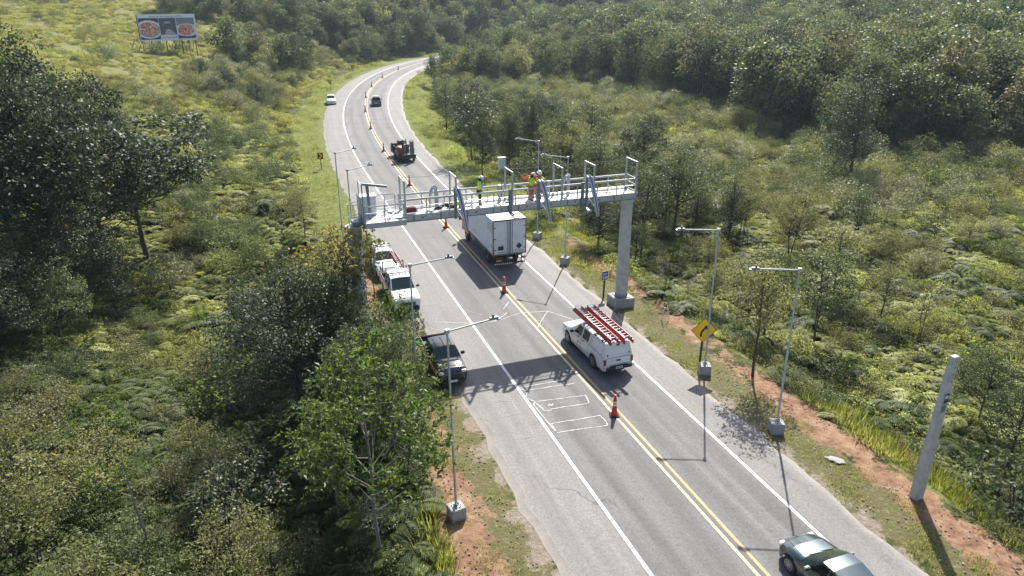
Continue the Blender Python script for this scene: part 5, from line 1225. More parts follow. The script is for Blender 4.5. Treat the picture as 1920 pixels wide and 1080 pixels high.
PT = dict(
    big=TR('big', 1, 15, 5.6, 4.0, 80, 200, .23, 'dark', .22, (.7, 1.35), .62, flat=.6, tintv=.8), big2=TR('big2', 2, 14, 4.8, 3.0, 72, 190, .21, 'dark', .20, (.65, 1.25), .55, flat=.7, tintv=.8),
    layer=TR('layer', 3, 11, 4.6, 4.2, 56, 150, .26, 'dark', .15, (.7, 1.3), .6, kind='tier', flat=.38, lean=.6, tintv=.7, up=1.4), round=TR('round', 4, 8, 3.5, .6, 92, 190, .13, 'dark', .14, (.42, .85), .55, tintv=.7),
    airy=TR('airy', 5, 8.6, 2.5, 1.8, 80, 98, .175, 'lime', .075, (.32, .6), .34, rosette=True, bark=M_barkp, lean=.5, skip=3), airy2=TR('airy2', 6, 6.0, 2.6, 1.4, 44, 84, .15, 'lime', .08, (.5, .8), .35, rosette=True, lean=.6),
    slim=TR('slim', 7, 6.6, 1.8, 2.1, 34, 100, .15, 'olive', .07, (.4, .75), .5, lean=.5), slim2=TR('slim2', 8, 7.4, 2.2, 2.3, 42, 95, .16, 'broad', .08, (.45, .8), .5, stems=2, lean=.6), wisp=TR('wisp', 17, 5.2, 1.5, 1.6, 20, 45, .12, 'rust', .05, (.35, .6), .45, stems=2, lean=.7),
    med=TR('med', 9, 8, 3.0, 1.6, 48, 160, .15, 'broad', .12, (.45, .9), .5, tintv=.7), med2=TR('med2', 10, 7, 2.8, 1.2, 54, 130, .14, 'olive', .11, (.55, 1.0), .5, stems=2, tintv=.7), cone=TR('cone', 11, 9, 2.7, .8, 64, 125, .14, 'dark', .12, (.55, .95), .5, kind='cone'),
    gold=TR('gold', 12, 7.2, 1.9, 3.6, 34, 90, .16, 'yel', .08, (.45, .75), .55, rosette=True), grey=TR('grey', 13, 6, 2.6, 1.0, 44, 90, .16, 'grey', .09, (.5, .95), .55, stems=2),
    fa=TR('fa', 21, 11, 4.2, 1.0, 60, 60, .42, 'broad', .16, (.9, 1.5), .6, tintv=.8, skip=4), fb=TR('fb', 22, 12, 3.8, 1.0, 60, 60, .40, 'mdark', .16, (.8, 1.4), .6, tintv=.8, skip=4), fc=TR('fc', 23, 9, 4.0, .8, 55, 60, .38, 'olive', .14, (.8, 1.4), .6, tintv=.8, skip=4), fd=TR('fd', 24, 10, 3.6, .8, 55, 60, .38, 'mgrey', .14, (.7, 1.3), .6, skip=4), fe=TR('fe', 25, 10, 3.2, .8, 55, 60, .36, 'rust', .14, (.7, 1.2), .55, skip=4),
    sa=TR('sa', 31, 2.7, 1.7, .1, 34, 75, .115, 'olive', .035, (.32, .55), .5, stems=4, lean=.2), sb=TR('sb', 32, 2.2, 1.5, .1, 30, 75, .11, 'broad', .03, (.3, .5), .5, stems=4, lean=.2), sc=TR('sc', 33, 2.6, 1.5, .2, 28, 65, .12, 'grey', .03, (.3, .5), .5, stems=4, bark=M_barkp, lean=.2), sd=TR('sd', 34, 1.9, 1.5, .0, 26, 70, .11, 'rust', .025, (.28, .45), .45, stems=4, lean=.2), se=TR('se', 35, 2.4, 1.4, .2, 26, 65, .14, 'lime', .03, (.3, .5), .4, stems=4, rosette=True, lean=.2))
def fern_mesh(name, seed, n, L, m, lift=.9, npin=12):
    g = np.random.default_rng(seed); cs, as_, ns, Ls, Ws, ti = [], [], [], [], [], []
    for i in range(n):
        az = g.uniform(0, 6.283); ln = L * g.uniform(.7, 1.15); el = g.uniform(.35, 1.1) * lift; t0 = g.uniform(.25, .75); bx, by = g.normal(0, .12 * L, 2)
        h = np.array([math.cos(az), math.sin(az), 0]); sd = np.array([-h[1], h[0], 0])
        for j in range(npin):
            f = (j + .6) / npin; x = ln * f; z = ln * (el * f - (el * .55 + .35) * f * f)
            p = np.array([bx, by, .05]) + h * x * .92 + np.array([0, 0, z + .15 * L]); pl = ln * .30 * math.sin(math.pi * min(1, .15 + f * .82)) + .03
            for s_ in (-1, 1):
                cs.append(p); as_.append(sd * s_ + h * .45 + np.array([0, 0, -.12])); ns.append(np.array([0, 0, 1]) + h * .3 * f + g.normal(0, .12, 3)); Ls.append(pl); Ws.append(ln / npin * 1.15); ti.append(np.clip(t0 + g.normal(0, .08), 0, 1))
    V, Fq = leaves(np.array(cs), unit(np.array(as_)), unit(np.array(ns)), np.array(Ls), np.array(Ws)); return tmesh(name, V, Fq, np.repeat(ti, 4), LM[m])
def tuft_mesh(name, seed, n, H, m, spread=.35, w_=.03):
    g = np.random.default_rng(seed); az = g.uniform(0, 6.283, n); r = spread * np.sqrt(g.random(n)); h = np.stack([np.cos(az), np.sin(az), np.zeros(n)], 1)
    c = h * r[:, None]; a = unit(h * g.uniform(.15, .9, n)[:, None] + np.array([0, 0, 1]) + g.normal(0, .15, (n, 3))); nn = unit(np.cross(a, np.cross(h, a) + g.normal(0, .1, (n, 3))) + np.array([0, 0, .3]))
    L = H * g.uniform(.5, 1.2, n); V, Fq = leaves(c, a, nn, L, np.full(n, w_) * g.uniform(.7, 1.4, n)); return tmesh(name, V, Fq, np.repeat(np.clip(g.normal(.5, .2, n), 0, 1), 4), LM[m])
SRC = dict(
    f1=fern_mesh('f1', 41, 14, .95, 'fern'), f2=fern_mesh('f2', 42, 12, 1.15, 'fern', .7), f3=fern_mesh('f3', 43, 12, 1.5, 'dfern', 1.1, 16), g1=tuft_mesh('g1', 44, 60, .75, 'grass'), g2=tuft_mesh('g2', 45, 60, .6, 'hay'), g3=tuft_mesh('g3', 46, 40, .16, 'grass', .4, .022), g4=tuft_mesh('g4', 47, 34, .12, 'hay', .4, .02),
    f1b=fern_mesh('f1b', 48, 10, .9, 'fern', .5), bigf=fern_mesh('bigf', 49, 11, 2.0, 'dfern', 1.2, 20))
def low_shrub(name, seed, m, R_=.9, H=.8, leaf=.10, n=16, per=60):
    g = np.random.default_rng(seed); B = blobset(g, H, R_, 0, n); return crown_mesh(name, g, B, g.uniform(.25, .42, n), per, leaf, .5, LM[m], tintv=.6)
SRC.update(sx=PT['sb']['crown'], l1=low_shrub('l1', 51, 'olive'), l2=low_shrub('l2', 52, 'broad'), l3=low_shrub('l3', 53, 'fern'), l4=low_shrub('l4', 54, 'rust', .8, .6), l5=low_shrub('l5', 55, 'grey'), h1=low_shrub('h1', 56, 'hay', 1.3, .45, .16, 18, 40), h2=low_shrub('h2', 57, 'fern', 1.4, .55, .16, 18, 40))
def palm_mesh():
    g = np.random.default_rng(60); cs, as_, ns, Ls, Ws = [], [], [], [], []
    for i in range(14):
        az = i * .449 * 2 + g.uniform(-.2, .2); h = np.array([math.cos(az), math.sin(az), 0]); sd = np.array([-h[1], h[0], 0]); el = g.uniform(.3, 1.2)
        for j in range(14):
            f = (j + 1) / 14; p = h * 3.0 * f + np.array([0, 0, 3.0 * (el * f - .9 * f * f) + 7.5])
            for s_ in (-1, 1): cs.append(p); as_.append(sd * s_ + h * .6 + np.array([0, 0, -.4])); ns.append(np.array([0, 0, 1.]) + g.normal(0, .2, 3)); Ls.append(.8 * math.sin(math.pi * (.1 + .85 * f)) + .1); Ws.append(.14)
    V, Fq = leaves(np.array(cs), unit(np.array(as_)), unit(np.array(ns)), np.array(Ls), np.array(Ws)); return tmesh('palm_crown', V, Fq, np.repeat(g.uniform(.4, .9, len(Ls)), 4), LM['broad'])

def plant(kind, pos, sc, rz, label, cat='tree', group=None, name=None, wide=1.0):
    p = PT[kind]; nm = name or ('shrub' if cat == 'shrub' else 'tree')
    t = thing(nm, label, cat, pos, rz, group); t.scale = (sc * wide, sc * wide, sc)
    for part, key in (('crown', 'crown'), ('trunk' if cat != 'shrub' else 'stem', 'trunk')):
        o = bpy.data.objects.new(part, p[key]); C.objects.link(o); o.parent = t
    return t
def put(kind, px, py, h, label, cat='tree', wide=1.0, name=None, group=None, rz=None, z=None):
    q = gp(px, py, z); return plant(kind, (q[0], q[1], q[2] - .05), h / PT[kind]['H'], rng.uniform(0, 6.28) if rz is None else rz, label, cat, group, name, wide)
heroes = []
def H_(*a, **k): t = put(*a, **k); heroes.append((t.location.x, t.location.y)); return t
# left side
H_('layer', 280, 488, 12.0, 'spreading dark glossy-leaved tree with a bare slender trunk, centre of the left meadow edge', rz=1.0, wide=1.3)
H_('big2', 190, 440, 14.0, 'tall dark rounded tree just left of the spreading glossy-leaved tree', wide=.9)
H_('big', 110, 480, 15.5, 'tall dark tree behind the left forest edge, crown above the meadow', wide=.9)
H_('med', 200, 520, 9.5, 'leafy dark tree under the crown of the tall left trees', wide=1.2)
for (px, py, h, kd, lb, wd) in [(60, 560, 15.5, 'big', 'huge dark large-leaved tree filling the left edge of the photo', 1), (-60, 600, 17, 'big', 'huge dark tree half outside the left edge, tallest there', 1), (120, 520, 13, 'big', 'dark large-leaved tree between the left edge giant and the spreading tree', .95), (20, 430, 16.5, 'big2', 'tall tree at the upper left edge reaching above the hill meadow', 1), (-90, 480, 17, 'big2', 'tall tree beyond the upper left corner edge', 1),
        (150, 590, 8.5, 'round', 'rounded dark tree at the foot of the left forest mass', 1.1), (60, 640, 7.5, 'med', 'mid green tree in front of the huge left edge tree', 1.1), (225, 600, 6.2, 'cone', 'dark pointed small tree right of the left forest foot', 1.1), (-20, 680, 7, 'round', 'dark low tree at the left edge below the giant', 1.1), (120, 650, 5, 'med', 'low bushy tree in the shade at left, above the olive shrubs', 1.2), (330, 560, 3.8, 'grey', 'grey green bushy tree below the spreading tree trunk', 1.1)]:
    H_(kd, px, py, h * (1.12 if h > 12 else 1), lb, wide=wd)
H_('round', 570, 800, 9.2, 'dense dark round tree filling the middle left beside the parked cars', wide=1.05)
H_('round', 520, 700, 7.0, 'second dense dark tree just behind the round one, its top grey green', wide=.9)
H_('med', 625, 760, 7.4, 'leafy tree right of the dense dark round tree, beside the parked cars', wide=.8)
H_('airy2', 728, 712, 5.0, 'loose branchy leafy tree beside the parked white pickup', rz=.4, wide=.95)
H_('med', 700, 830, 6.8, 'leafy tree between dark round tree and black pickup', rz=1.4, wide=.85)
H_('med', 740, 872, 6.6, 'leafy tree over the red soil beside the black pickup', rz=1.1, wide=.75)
H_('airy2', 752, 705, 4.7, 'small loose tree at the bonnet of the parked white pickup', rz=3.1, wide=.62)
H_('airy2', 790, 820, 3.0, 'low bright sapling hiding a pole foot near the black pickup', rz=2.1, wide=.75)
H_('round', 690, 800, 5.6, 'dark bushy tree tucked right of the dense dark round tree', rz=1.7, wide=1.0)
H_('med', 640, 715, 7.2, 'leafy tree hiding the foot of the gantry column on the left', rz=2.4, wide=.8)
H_('med2', 610, 650, 6.4, 'olive bushy tree left of the gantry column foot', rz=1.4, wide=.95)
H_('gold', 656, 690, 8.6, 'yellow brown leaved tree directly below the left end of the gantry', rz=.3)
H_('gold', 702, 560, 4.6, 'smaller yellow brown tree between gantry ladder and parked white car', rz=2.3, wide=.8)
H_('airy', 712, 1075, 10.0, 'bright green rosette-leaved tree with a pale thin trunk left of the near pole', rz=.9)
H_('airy', 640, 1000, 6.8, 'bright green young tree left of the pale-trunked one', rz=2.9)
H_('airy2', 765, 905, 3.6, 'low bright leafy tree at the red soil edge beside the near pole', rz=1.9)
H_('slim', 575, 455, 5.2, 'small slender tree alone in the meadow left of the gantry', rz=1)
H_('airy2', 1085, 1290, 3.2, 'bright leaf tips poking into the bottom edge over the road shoulder', z=-1.2)
# dead stem
q = gp(290, 1070); t = thing('dead_stem', 'thin bare grey dead stem standing among the lower left shrubs', 'dead tree', q)
k = MB(); k.tube([(0, 0, -.3), (-.05, .1, 1.6), (-.2, .1, 3.2), (-.3, .2, 4.6), (-.33, .2, 5.6)], [.06, .055, .045, .03, .01], M_barkp, 6); k.build('trunk', t)
for a, z, l in ((1, 3.0, .7), (3, 3.6, .6), (4.6, 2.4, .5), (2.2, 4.3, .5), (5.5, 4.6, .4)): MB().tube([(-.15 - z * .03, .12, z), (-.15 - z * .03 + l * .6 * math.cos(a), .12 + l * .6 * math.sin(a), z + .1), (-.15 + l * math.cos(a), .1 + l * math.sin(a), z + .4)], [.018, .014, .005], M_barkp, 5).build('twig', t)
# right side heroes
for (px, py, h, kd, lb, wd) in [(1412, 705, 7.0, 'slim', 'slender tree with a bare dark trunk between the two right hand poles', 1.0), (1428, 640, 6.6, 'slim2', 'slender twin-stem tree just behind the bare-trunked one', .9), (1525, 655, 6.8, 'slim2', 'slender twin-stemmed tree right of the near right pole', 1.0), (1650, 605, 4.4, 'slim', 'small open tree on the fern meadow, right of the twin-stemmed tree', 1.1), (1712, 640, 4.6, 'wisp', 'brownish wispy small tree on the fern meadow', 1.1),
        (1885, 890, 5.2, 'med', 'dark leafy tree at the right edge beside the concrete post', .9), (1830, 800, 4.4, 'med', 'leafy green tree just right of the concrete post', .95), (1900, 1000, 4.2, 'sb', 'bushy dark green shrub-tree in the lower right corner', 1), (1930, 760, 5, 'med2', 'olive tree at the right edge above the lower right corner', 1),
        (1590, 345, 12.5, 'cone', 'broad cone shaped light green tree in front of the dark right forest', 1.0), (1000, 310, 9.0, 'cone', 'dark pointed tree behind the gantry workers', .9), (955, 335, 8.2, 'big2', 'dark glossy tree left of the pointed tree behind the gantry', .62), (1060, 340, 7.6, 'med2', 'grey brown tree right of the pointed tree behind the gantry', 1.0), (1120, 370, 7.0, 'med', 'bushy tree behind the middle of the gantry railing', 1.1), (1180, 430, 5.6, 'med2', 'bushy tree right behind the gantry column top', 1.1), (1010, 400, 6.4, 'med', 'dark bush-tree below the gantry deck between two thin poles', 1.1), (1120, 465, 4.8, 'round', 'low dark tree beside the kilometre sign and the column', 1.0), (1190, 500, 3.8, 'med', 'low dark tree at the foot of the gantry column', 1.2),
        (838, 245, 8.4, 'med', 'tree with sunlit crown leaning over the right verge before the bend', 1.0), (885, 300, 8.6, 'slim2', 'slender light tree on the right verge behind the grey post box', 1.3), (862, 215, 8.0, 'med2', 'tree behind the sunlit verge tree at the bend', 1.1), (905, 330, 5.4, 'round', 'dark round bush-tree left of the grey post box', .8), (815, 165, 8.0, 'fb', 'dark tree hiding the far end of the road', .8), (845, 150, 9, 'fa', 'tall tree above the far end of the road', .9), (930, 270, 7.0, 'med', 'leafy tree at the right verge beyond the grey post box', 1.0),
        (1330, 600, 4.2, 'slim', 'thin leafy sapling behind the yellow curve sign', 1.0), (1240, 560, 3.4, 'wisp', 'brownish sapling right of the gantry column', 1.0), (1600, 470, 5.5, 'slim2', 'small branching tree in the middle of the right fern meadow', 1.0), (1480, 480, 6.0, 'med2', 'olive tree in the right meadow behind the slender pair', .9), (1390, 440, 5.4, 'med2', 'olive tree in the right meadow above the farther right pole', .9), (1560, 560, 5.6, 'slim', 'slender tree directly behind the near right pole arm', 1.2)]:
    H_(kd, px, py, h, lb, wide=wd)

LMK = [((16.5, 23.4), 'concrete post'), ((12.5, 28), 'near right pole'), ((10.5, 34), 'yellow curve sign'), ((7.3, 42.5), 'gantry column'), ((4, 50.5), 'poles behind the gantry'), ((-1, 66), 'grey post box'), ((-13, 86), 'machine trailer'), ((-24, 133), 'grey car'), ((-34, 133), 'far white car'), ((-2.2, 22.3), 'near left pole'), ((-10, 27), 'dark round tree'), ((-4, 33.5), 'black pickup'), ((-8, 43), 'parked white pickup'), ((-14, 20), 'dead stem'), ((-24, 52), 'spreading glossy tree'), ((-30, 40), 'left edge giants'), ((-71, 155), 'billboard'), ((-40, 208), 'dark sign board'), ((39, 80), 'cone shaped tree'), ((27, 42), 'brownish wispy tree'), ((30, 60), 'fern meadow'), ((24, 30), 'lower right corner'), ((20, 95), 'meadow behind the gantry'), ((60, 95), 'right forest edge'), ((10, 145), 'pale clearing'), ((60, 150), 'upper right corner'), ((45, 120), 'right forest middle'), ((-8, 100), 'right verge of the bend'), ((-22, 16), 'lower left corner'), ((-30, 75), 'left meadow')]
def near_words(x, y):
    d, nm, (ax, ay) = min((math.hypot(x - a[0], y - a[1]), n_, a) for a, n_ in LMK)
    if d < 3: return 'right at the ' + nm
    dx, dy = x - ax, y - ay; w_ = ('behind' if dy > 0 else 'in front of') if abs(dy) > abs(dx) else ('right of' if dx > 0 else 'left of')
    return ('close ' if d < 7 else ('' if d < 14 else 'well ')) + w_ + ' the ' + nm
# ---- the rest of the trees, by area
def jgrid(x0, x1, y0, y1, s, g):
    X, Y = np.meshgrid(np.arange(x0, x1, s), np.arange(y0, y1, s)); P = np.stack([X.ravel(), Y.ravel()], 1); return P + g.uniform(-.45 * s, .45 * s, P.shape)
def inview(P, mrg=12): return (np.abs(P[:, 0]) < .78 * P[:, 1] + mrg) & (P[:, 1] > 9)
def nz(P, s, ph=0.0): x, y = P[:, 0] / s + ph, P[:, 1] / s + ph * 1.7; return (np.sin(x * 1.3 + 1.1 * np.sin(y * .9)) * np.cos(y * 1.1 + .8 * np.sin(x * .7 + 2)) + .5 * np.sin(2.3 * x + 1.9 * y)) / 1.5
G5 = np.random.default_rng(55)
P = jgrid(-420, 420, 55, 480, 4.6, G5); P = P[inview(P, 25)]; z, off = terrains(P); x, y = P[:, 0], P[:, 1]
far = y > 185
right_forest = (off > 14) & (((x > 44 - (y - 84) * .25) & (x > 24) & (y > 88)) | (y > 168) | ((off < 25) & (y > 54) & (nz(P, 9) > -.75)) | ((y > 100) & (nz(P, 14, 2) > .55)))
clearing = (off > 14) & (off < 62) & (y > 118) & (y < 166) & (nz(P, 13, 1) < .45)
clearing |= (off > 12) & (y > 60) & (y < 122) & (x < 36) & (off > 26) & (nz(P, 8, 3) < .8)
left_forest = (off < -14) & (((y > 210) & (off > -74)) | (y > 250)) | ((off > -31) & (off < -15.5) & (y > 116) & (y < 172) & (nz(P, 10, 5) > -.2))
hay_open = (off < -74) & (y < 262 + (-off - 74) * .3) & (nz(P, 11, 7) < 1.2)
keep = (right_forest & ~clearing) | (left_forest & ~hay_open)
P, z, off = P[keep], z[keep], off[keep]; dist = np.hypot(P[:, 0], P[:, 1]); order = np.argsort(dist); P, z, off, dist = P[order], z[order], off[order], dist[order]
hp = np.array(heroes); dm = np.sqrt(((P[:, None] - hp[None]) ** 2).sum(2)).min(1); kp = dm > 2.2; P, z, off, dist = P[kp], z[kp], off[kp], dist[kp]
nh = len(heroes); NI = min(len(P), 292 - nh)
ZL = {'rv': ('bushy roadside tree in the belt right of the road', 'trees in the belt right of the road'), 'rf': ('tree in the dark forest on the right, beyond the fern meadow', 'trees of the dark right forest'), 'rm': ('tree in the wooded middle ground right of the bend', 'trees right of the bend'), 'lh': ('dark bushy tree in the thicket left of the bend', 'trees in the thicket left of the bend')}
names = {'big': 'large-leaved', 'big2': 'broad', 'med': 'mid green', 'med2': 'olive', 'round': 'dark rounded', 'cone': 'dark pointed', 'slim2': 'slender', 'grey': 'grey green', 'fa': 'broad green', 'fb': 'dark', 'fc': 'olive broad', 'fd': 'grey green broad', 'fe': 'brownish'}
rest_idx = []
for i in range(len(P)):
    x, y, o = P[i, 0], P[i, 1], off[i]
    if i < NI:
        if o < 0: zn, ks, hr = 'lh', ['med', 'med2', 'round', 'grey', 'fb'], (3.2, 6.0)
        elif o < 30 and y < 120: zn, ks, hr = 'rv', ['med', 'med2', 'round', 'slim2', 'cone', 'big2', 'med'], (5.5, 9.0)
        elif x > 24: zn, ks, hr = 'rf', ['fb', 'big2', 'fa', 'fb', 'fe', 'fd', 'fb'], (9, 15.5)
        else: zn, ks, hr = 'rm', ['med', 'fc', 'fd', 'med2', 'fa'], (5, 9)
        kd = ks[G5.integers(len(ks))]; h = G5.uniform(*hr)
        if zn == 'rf' and y < 98: h *= .75
        plant(kd, (x, y, z[i] - .1), h / PT[kd]['H'], G5.uniform(0, 6.28), ('tall ' if h > 11 else ('low ' if h < 6 else '')) + names[kd] + ' tree ' + near_words(x, y), 'tree', ZL[zn][1] + ', ' + names[kd])
    else: rest_idx.append(i)
rest = np.array(rest_idx)

# ---- scattering of what nobody could count
def scatter(name, label, cat, pts, zs, idx, rz, scl, srcs):
    col = bpy.data.collections.new('src_' + name)
    for i, me in enumerate(srcs): o = bpy.data.objects.new('src_%s_%02d' % (name, i), me); col.objects.link(o)
    me = bpy.data.meshes.new(name); n = len(pts); me.vertices.add(n); me.vertices.foreach_set('co', np.column_stack([pts, zs]).astype(np.float32).ravel())
    for nm, tp, d in (('pick', 'INT', idx.astype(np.int32)), ('scl', 'FLOAT', scl.astype(np.float32)), ('rz', 'FLOAT', rz.astype(np.float32))):
        a = me.attributes.new(nm, tp, 'POINT'); a.data.foreach_set('value', d)
    me.update(); o = bpy.data.objects.new(name, me); C.objects.link(o)
    ng = bpy.data.node_groups.new(name, 'GeometryNodeTree'); ng.interface.new_socket('Geometry', in_out='INPUT', socket_type='NodeSocketGeometry'); ng.interface.new_socket('Geometry', in_out='OUTPUT', socket_type='NodeSocketGeometry')
    N = ng.nodes; Lk = ng.links; gi = N.new('NodeGroupInput'); go = N.new('NodeGroupOutput'); ci = N.new('GeometryNodeCollectionInfo'); ci.inputs['Collection'].default_value = col; ci.inputs['Separate Children'].default_value = True; ci.inputs['Reset Children'].default_value = True
    ip = N.new('GeometryNodeInstanceOnPoints'); ip.inputs['Pick Instance'].default_value = True
    def na(nm, tp): a = N.new('GeometryNodeInputNamedAttribute'); a.data_type = tp; a.inputs['Name'].default_value = nm; return a.outputs[0]
    cx_ = N.new('ShaderNodeCombineXYZ'); Lk.new(na('rz', 'FLOAT'), cx_.inputs[2]); er = N.new('FunctionNodeEulerToRotation'); Lk.new(cx_.outputs[0], er.inputs[0])
    cs = N.new('ShaderNodeCombineXYZ'); s_ = na('scl', 'FLOAT'); [Lk.new(s_, cs.inputs[i]) for i in range(3)]
    Lk.new(gi.outputs[0], ip.inputs['Points']); Lk.new(ci.outputs[0], ip.inputs['Instance']); Lk.new(na('pick', 'INT'), ip.inputs['Instance Index']); Lk.new(er.outputs[0], ip.inputs['Rotation']); Lk.new(cs.outputs[0], ip.inputs['Scale']); Lk.new(ip.outputs[0], go.inputs[0])
    md = o.modifiers.new('scatter', 'NODES'); md.node_group = ng; stuff(o, label, cat); return o
# far wood
fk = ['fa', 'fb', 'fc', 'fd', 'fe']
Pw = P[rest]; zw = z[rest] - .3; pk_ = G5.choice(5, len(Pw), p=[.28, .26, .22, .16, .08]); hs = G5.uniform(.62, 1.25, len(Pw)) * np.where((Pw[:, 0] > 20) | (Pw[:, 1] > 240), 1.05, .8)
scatter('distant_wood_crowns', 'distant mixed forest covering the hills behind the road', 'forest', Pw, zw, pk_, G5.uniform(0, 6.28, len(Pw)), hs, [PT[k]['crown'] for k in fk])
bpy.data.objects['distant_wood_crowns'].name = 'distant_wood'
Pv = jgrid(-700, 750, 480, 900, 9.5, G5); Pv = Pv[inview(Pv, 20)]; zv, _ = terrains(Pv)
scatter('far_hill_wood', 'pale far forest along the top edge of the view', 'forest', Pv, zv - .3, G5.integers(0, 5, len(Pv)), G5.uniform(0, 6.28, len(Pv)), G5.uniform(1.1, 1.9, len(Pv)), [PT[k]['crown'] for k in fk])
# palms
pm = palm_mesh()
for (px, py, h, lb) in [(1745, 100, 1.2, 'palm rising above the far right forest'), (1715, 112, 1.0, 'smaller palm left of the first palm in the far right forest'), (1880, 95, 1.1, 'palm near the right edge of the far forest')]:
    q = gp(px, py); t = thing('palm_tree', lb, 'palm', (q[0], q[1], q[2]), rng.uniform(0, 6)); t.scale = (h,) * 3
    o = bpy.data.objects.new('crown', pm); C.objects.link(o); o.parent = t
    MB().tube([(0, 0, -.5), (.1, 0, 4), (0, 0, 7.6)], [.16, .12, .10], M_bark, 7).build('trunk', t)

# shrubs one can tell apart
def near_hero(P, r): return np.sqrt(((P[:, None] - hp[None]) ** 2).sum(2)).min(1) < r
Q = jgrid(-60, 100, 10, 150, 2.9, G5); Q = Q[inview(Q, 4)]; zq, oq = terrains(Q); xq, yq = Q[:, 0], Q[:, 1]
prob = np.where(oq > 0, np.where(oq > 13.0, .24 + .5 * (nz(Q, 6, 1) > .2) - .18 * ((oq > 22) & (yq < 62)), 0), np.where(oq < -13.5, .22 + .3 * (nz(Q, 7, 4) > .25), 0))
prob = np.where((oq < -11.2) & (yq < 36) & (oq > -45), .85, prob)
prob = np.where((oq < -12) & (oq > -30) & (yq > 40) & (yq < 110), .16, prob)
prob = np.where((oq > 11.8) & (oq < 15) & (yq < 60), .35, prob)
kp = (G5.random(len(Q)) < prob) & ~near_hero(Q, 1.3); Q, zq, oq = Q[kp], zq[kp], oq[kp]; d = np.hypot(Q[:, 0], Q[:, 1]); od = np.argsort(d); Q, zq, oq = Q[od], zq[od], oq[od]
sn = {'sa': 'olive', 'sb': 'dark green', 'sc': 'pale grey green', 'sd': 'brownish', 'se': 'bright green'}
NS = 285
for i in range(min(NS, len(Q))):
    x, y, o = Q[i, 0], Q[i, 1], oq[i]
    if o < 0: zl = 'lower left slope beside the road' if y < 38 else 'meadow left of the road'; ks = ['sa', 'sa', 'sc', 'sb', 'sd', 'se'] if y < 38 else ['sb', 'sa', 'sd', 'sc']
    else: zl = 'meadow right of the road near the camera' if y < 48 else 'meadow beyond the gantry on the right'; ks = ['sa', 'sb', 'sc', 'sa', 'sd', 'se']
    kd = ks[G5.integers(len(ks))]; s_ = G5.uniform(.65, 1.25) * (1.12 if (o < 0 and y < 38) else .85)
    if abs(o) < 15: s_ *= .6
    plant(kd, (x, y, zq[i] - .05), s_, G5.uniform(0, 6.28), ('big ' if s_ > 1.05 else ('small ' if s_ < .75 else ('tall ' if s_ > .93 else ''))) + sn[kd] + ' shrub ' + near_words(x, y), 'shrub', sn[kd] + ' shrubs, ' + zl)
Qr, zr = Q[NS:], zq[NS:]
if len(Qr): scatter('shrub_thicket', 'low mixed shrubs scattered over the farther meadows', 'shrubs', Qr, zr, G5.integers(0, 5, len(Qr)), G5.uniform(0, 6.28, len(Qr)), G5.uniform(.6, 1.2, len(Qr)), [PT[k]['crown'] for k in ('sa', 'sb', 'sc', 'sd', 'se')])
# shrubs of the middle distance
Q = jgrid(-140, 170, 62, 260, 2.6, G5); Q = Q[inview(Q, 8)]; zq, oq = terrains(Q); yq = Q[:, 1]
hill = (oq < -16)
kp = np.where(hill, ((nz(Q, 12, 2) > .62) & (G5.random(len(Q)) < .6)) | ((oq > -32) & (yq > 100) & (nz(Q, 6, 6) > -.1)) | (G5.random(len(Q)) < .03), (oq > 14) & ((nz(Q, 7, 9) > -.25) | (G5.random(len(Q)) < .25))) & (yq > 62)
Q, zq, oq = Q[kp], zq[kp], oq[kp]
scatter('mid_distance_shrubs', 'mixed low bushes scattered over the hillside and around the bend', 'bushes', Q, zq - .1, G5.integers(0, 5, len(Q)), G5.uniform(0, 6.28, len(Q)), G5.uniform(.6, 1.5, len(Q)), [PT[k]['crown'] for k in ('sa', 'sb', 'sc', 'sd', 'sb')])
# ferns and low cover
def cover(name, label, cat, rect, step, cond, keys, pr, sr, fade=None):
    Q = jgrid(*rect, step, G5); Q = Q[inview(Q, 3)]; zq, oq = terrains(Q); kp = cond(Q, oq); Q, zq, oq = Q[kp], zq[kp], oq[kp]
    base = G5.choice(len(keys), len(Q), p=pr)
    if len(keys) >= 6:      # plants of a kind stand together in patches
        pa = nz(Q, 4.5, 9); pb = nz(Q, 6.5, 3.3); base = np.where((pa > .15) & (G5.random(len(Q)) < .85), base % 2, np.where((pb > .35) & (G5.random(len(Q)) < .7), 3 + base % (len(keys) - 3), base))
    scatter(name, label, cat, Q, zq - .03, base, G5.uniform(0, 6.28, len(Q)), G5.uniform(*sr, len(Q)) * (1 + .38 * nz(Q, 3.1, 4)), [SRC[k] for k in keys])
cover('fern_cover', 'yellow green ferns and low plants covering the near meadow right of the road', 'ferns', (8, 75, 10, 66), .72, lambda Q, o: (o > 11.4) & (nz(Q, 2.2) > -.72), ['f1', 'f1b', 'f2', 'l1', 'l3', 'g1', 'l4', 'f3'], [.30, .22, .18, .06, .09, .05, .04, .06], (.6, 1.2))
cover('fern_cover', 'yellow green ferns covering the farther meadow right of the road', 'ferns', (-10, 110, 66, 122), 1.1, lambda Q, o: (o > 12.5) & (nz(Q, 3.2) > -.8), ['f1', 'f2', 'l1', 'l3', 'l4', 'h2', 'l5'], [.30, .20, .12, .12, .06, .12, .08], (.8, 1.6))
cover('fern_cover', 'dark ferns and bushes under the shrubs of the lower left slope', 'ferns', (-50, 2, 9, 40), .8, lambda Q, o: (o < -10.6), ['f3', 'f2', 'bigf', 'l2', 'l1', 'l5', 'g1'], [.28, .10, .05, .24, .18, .08, .07], (.6, 1.15))
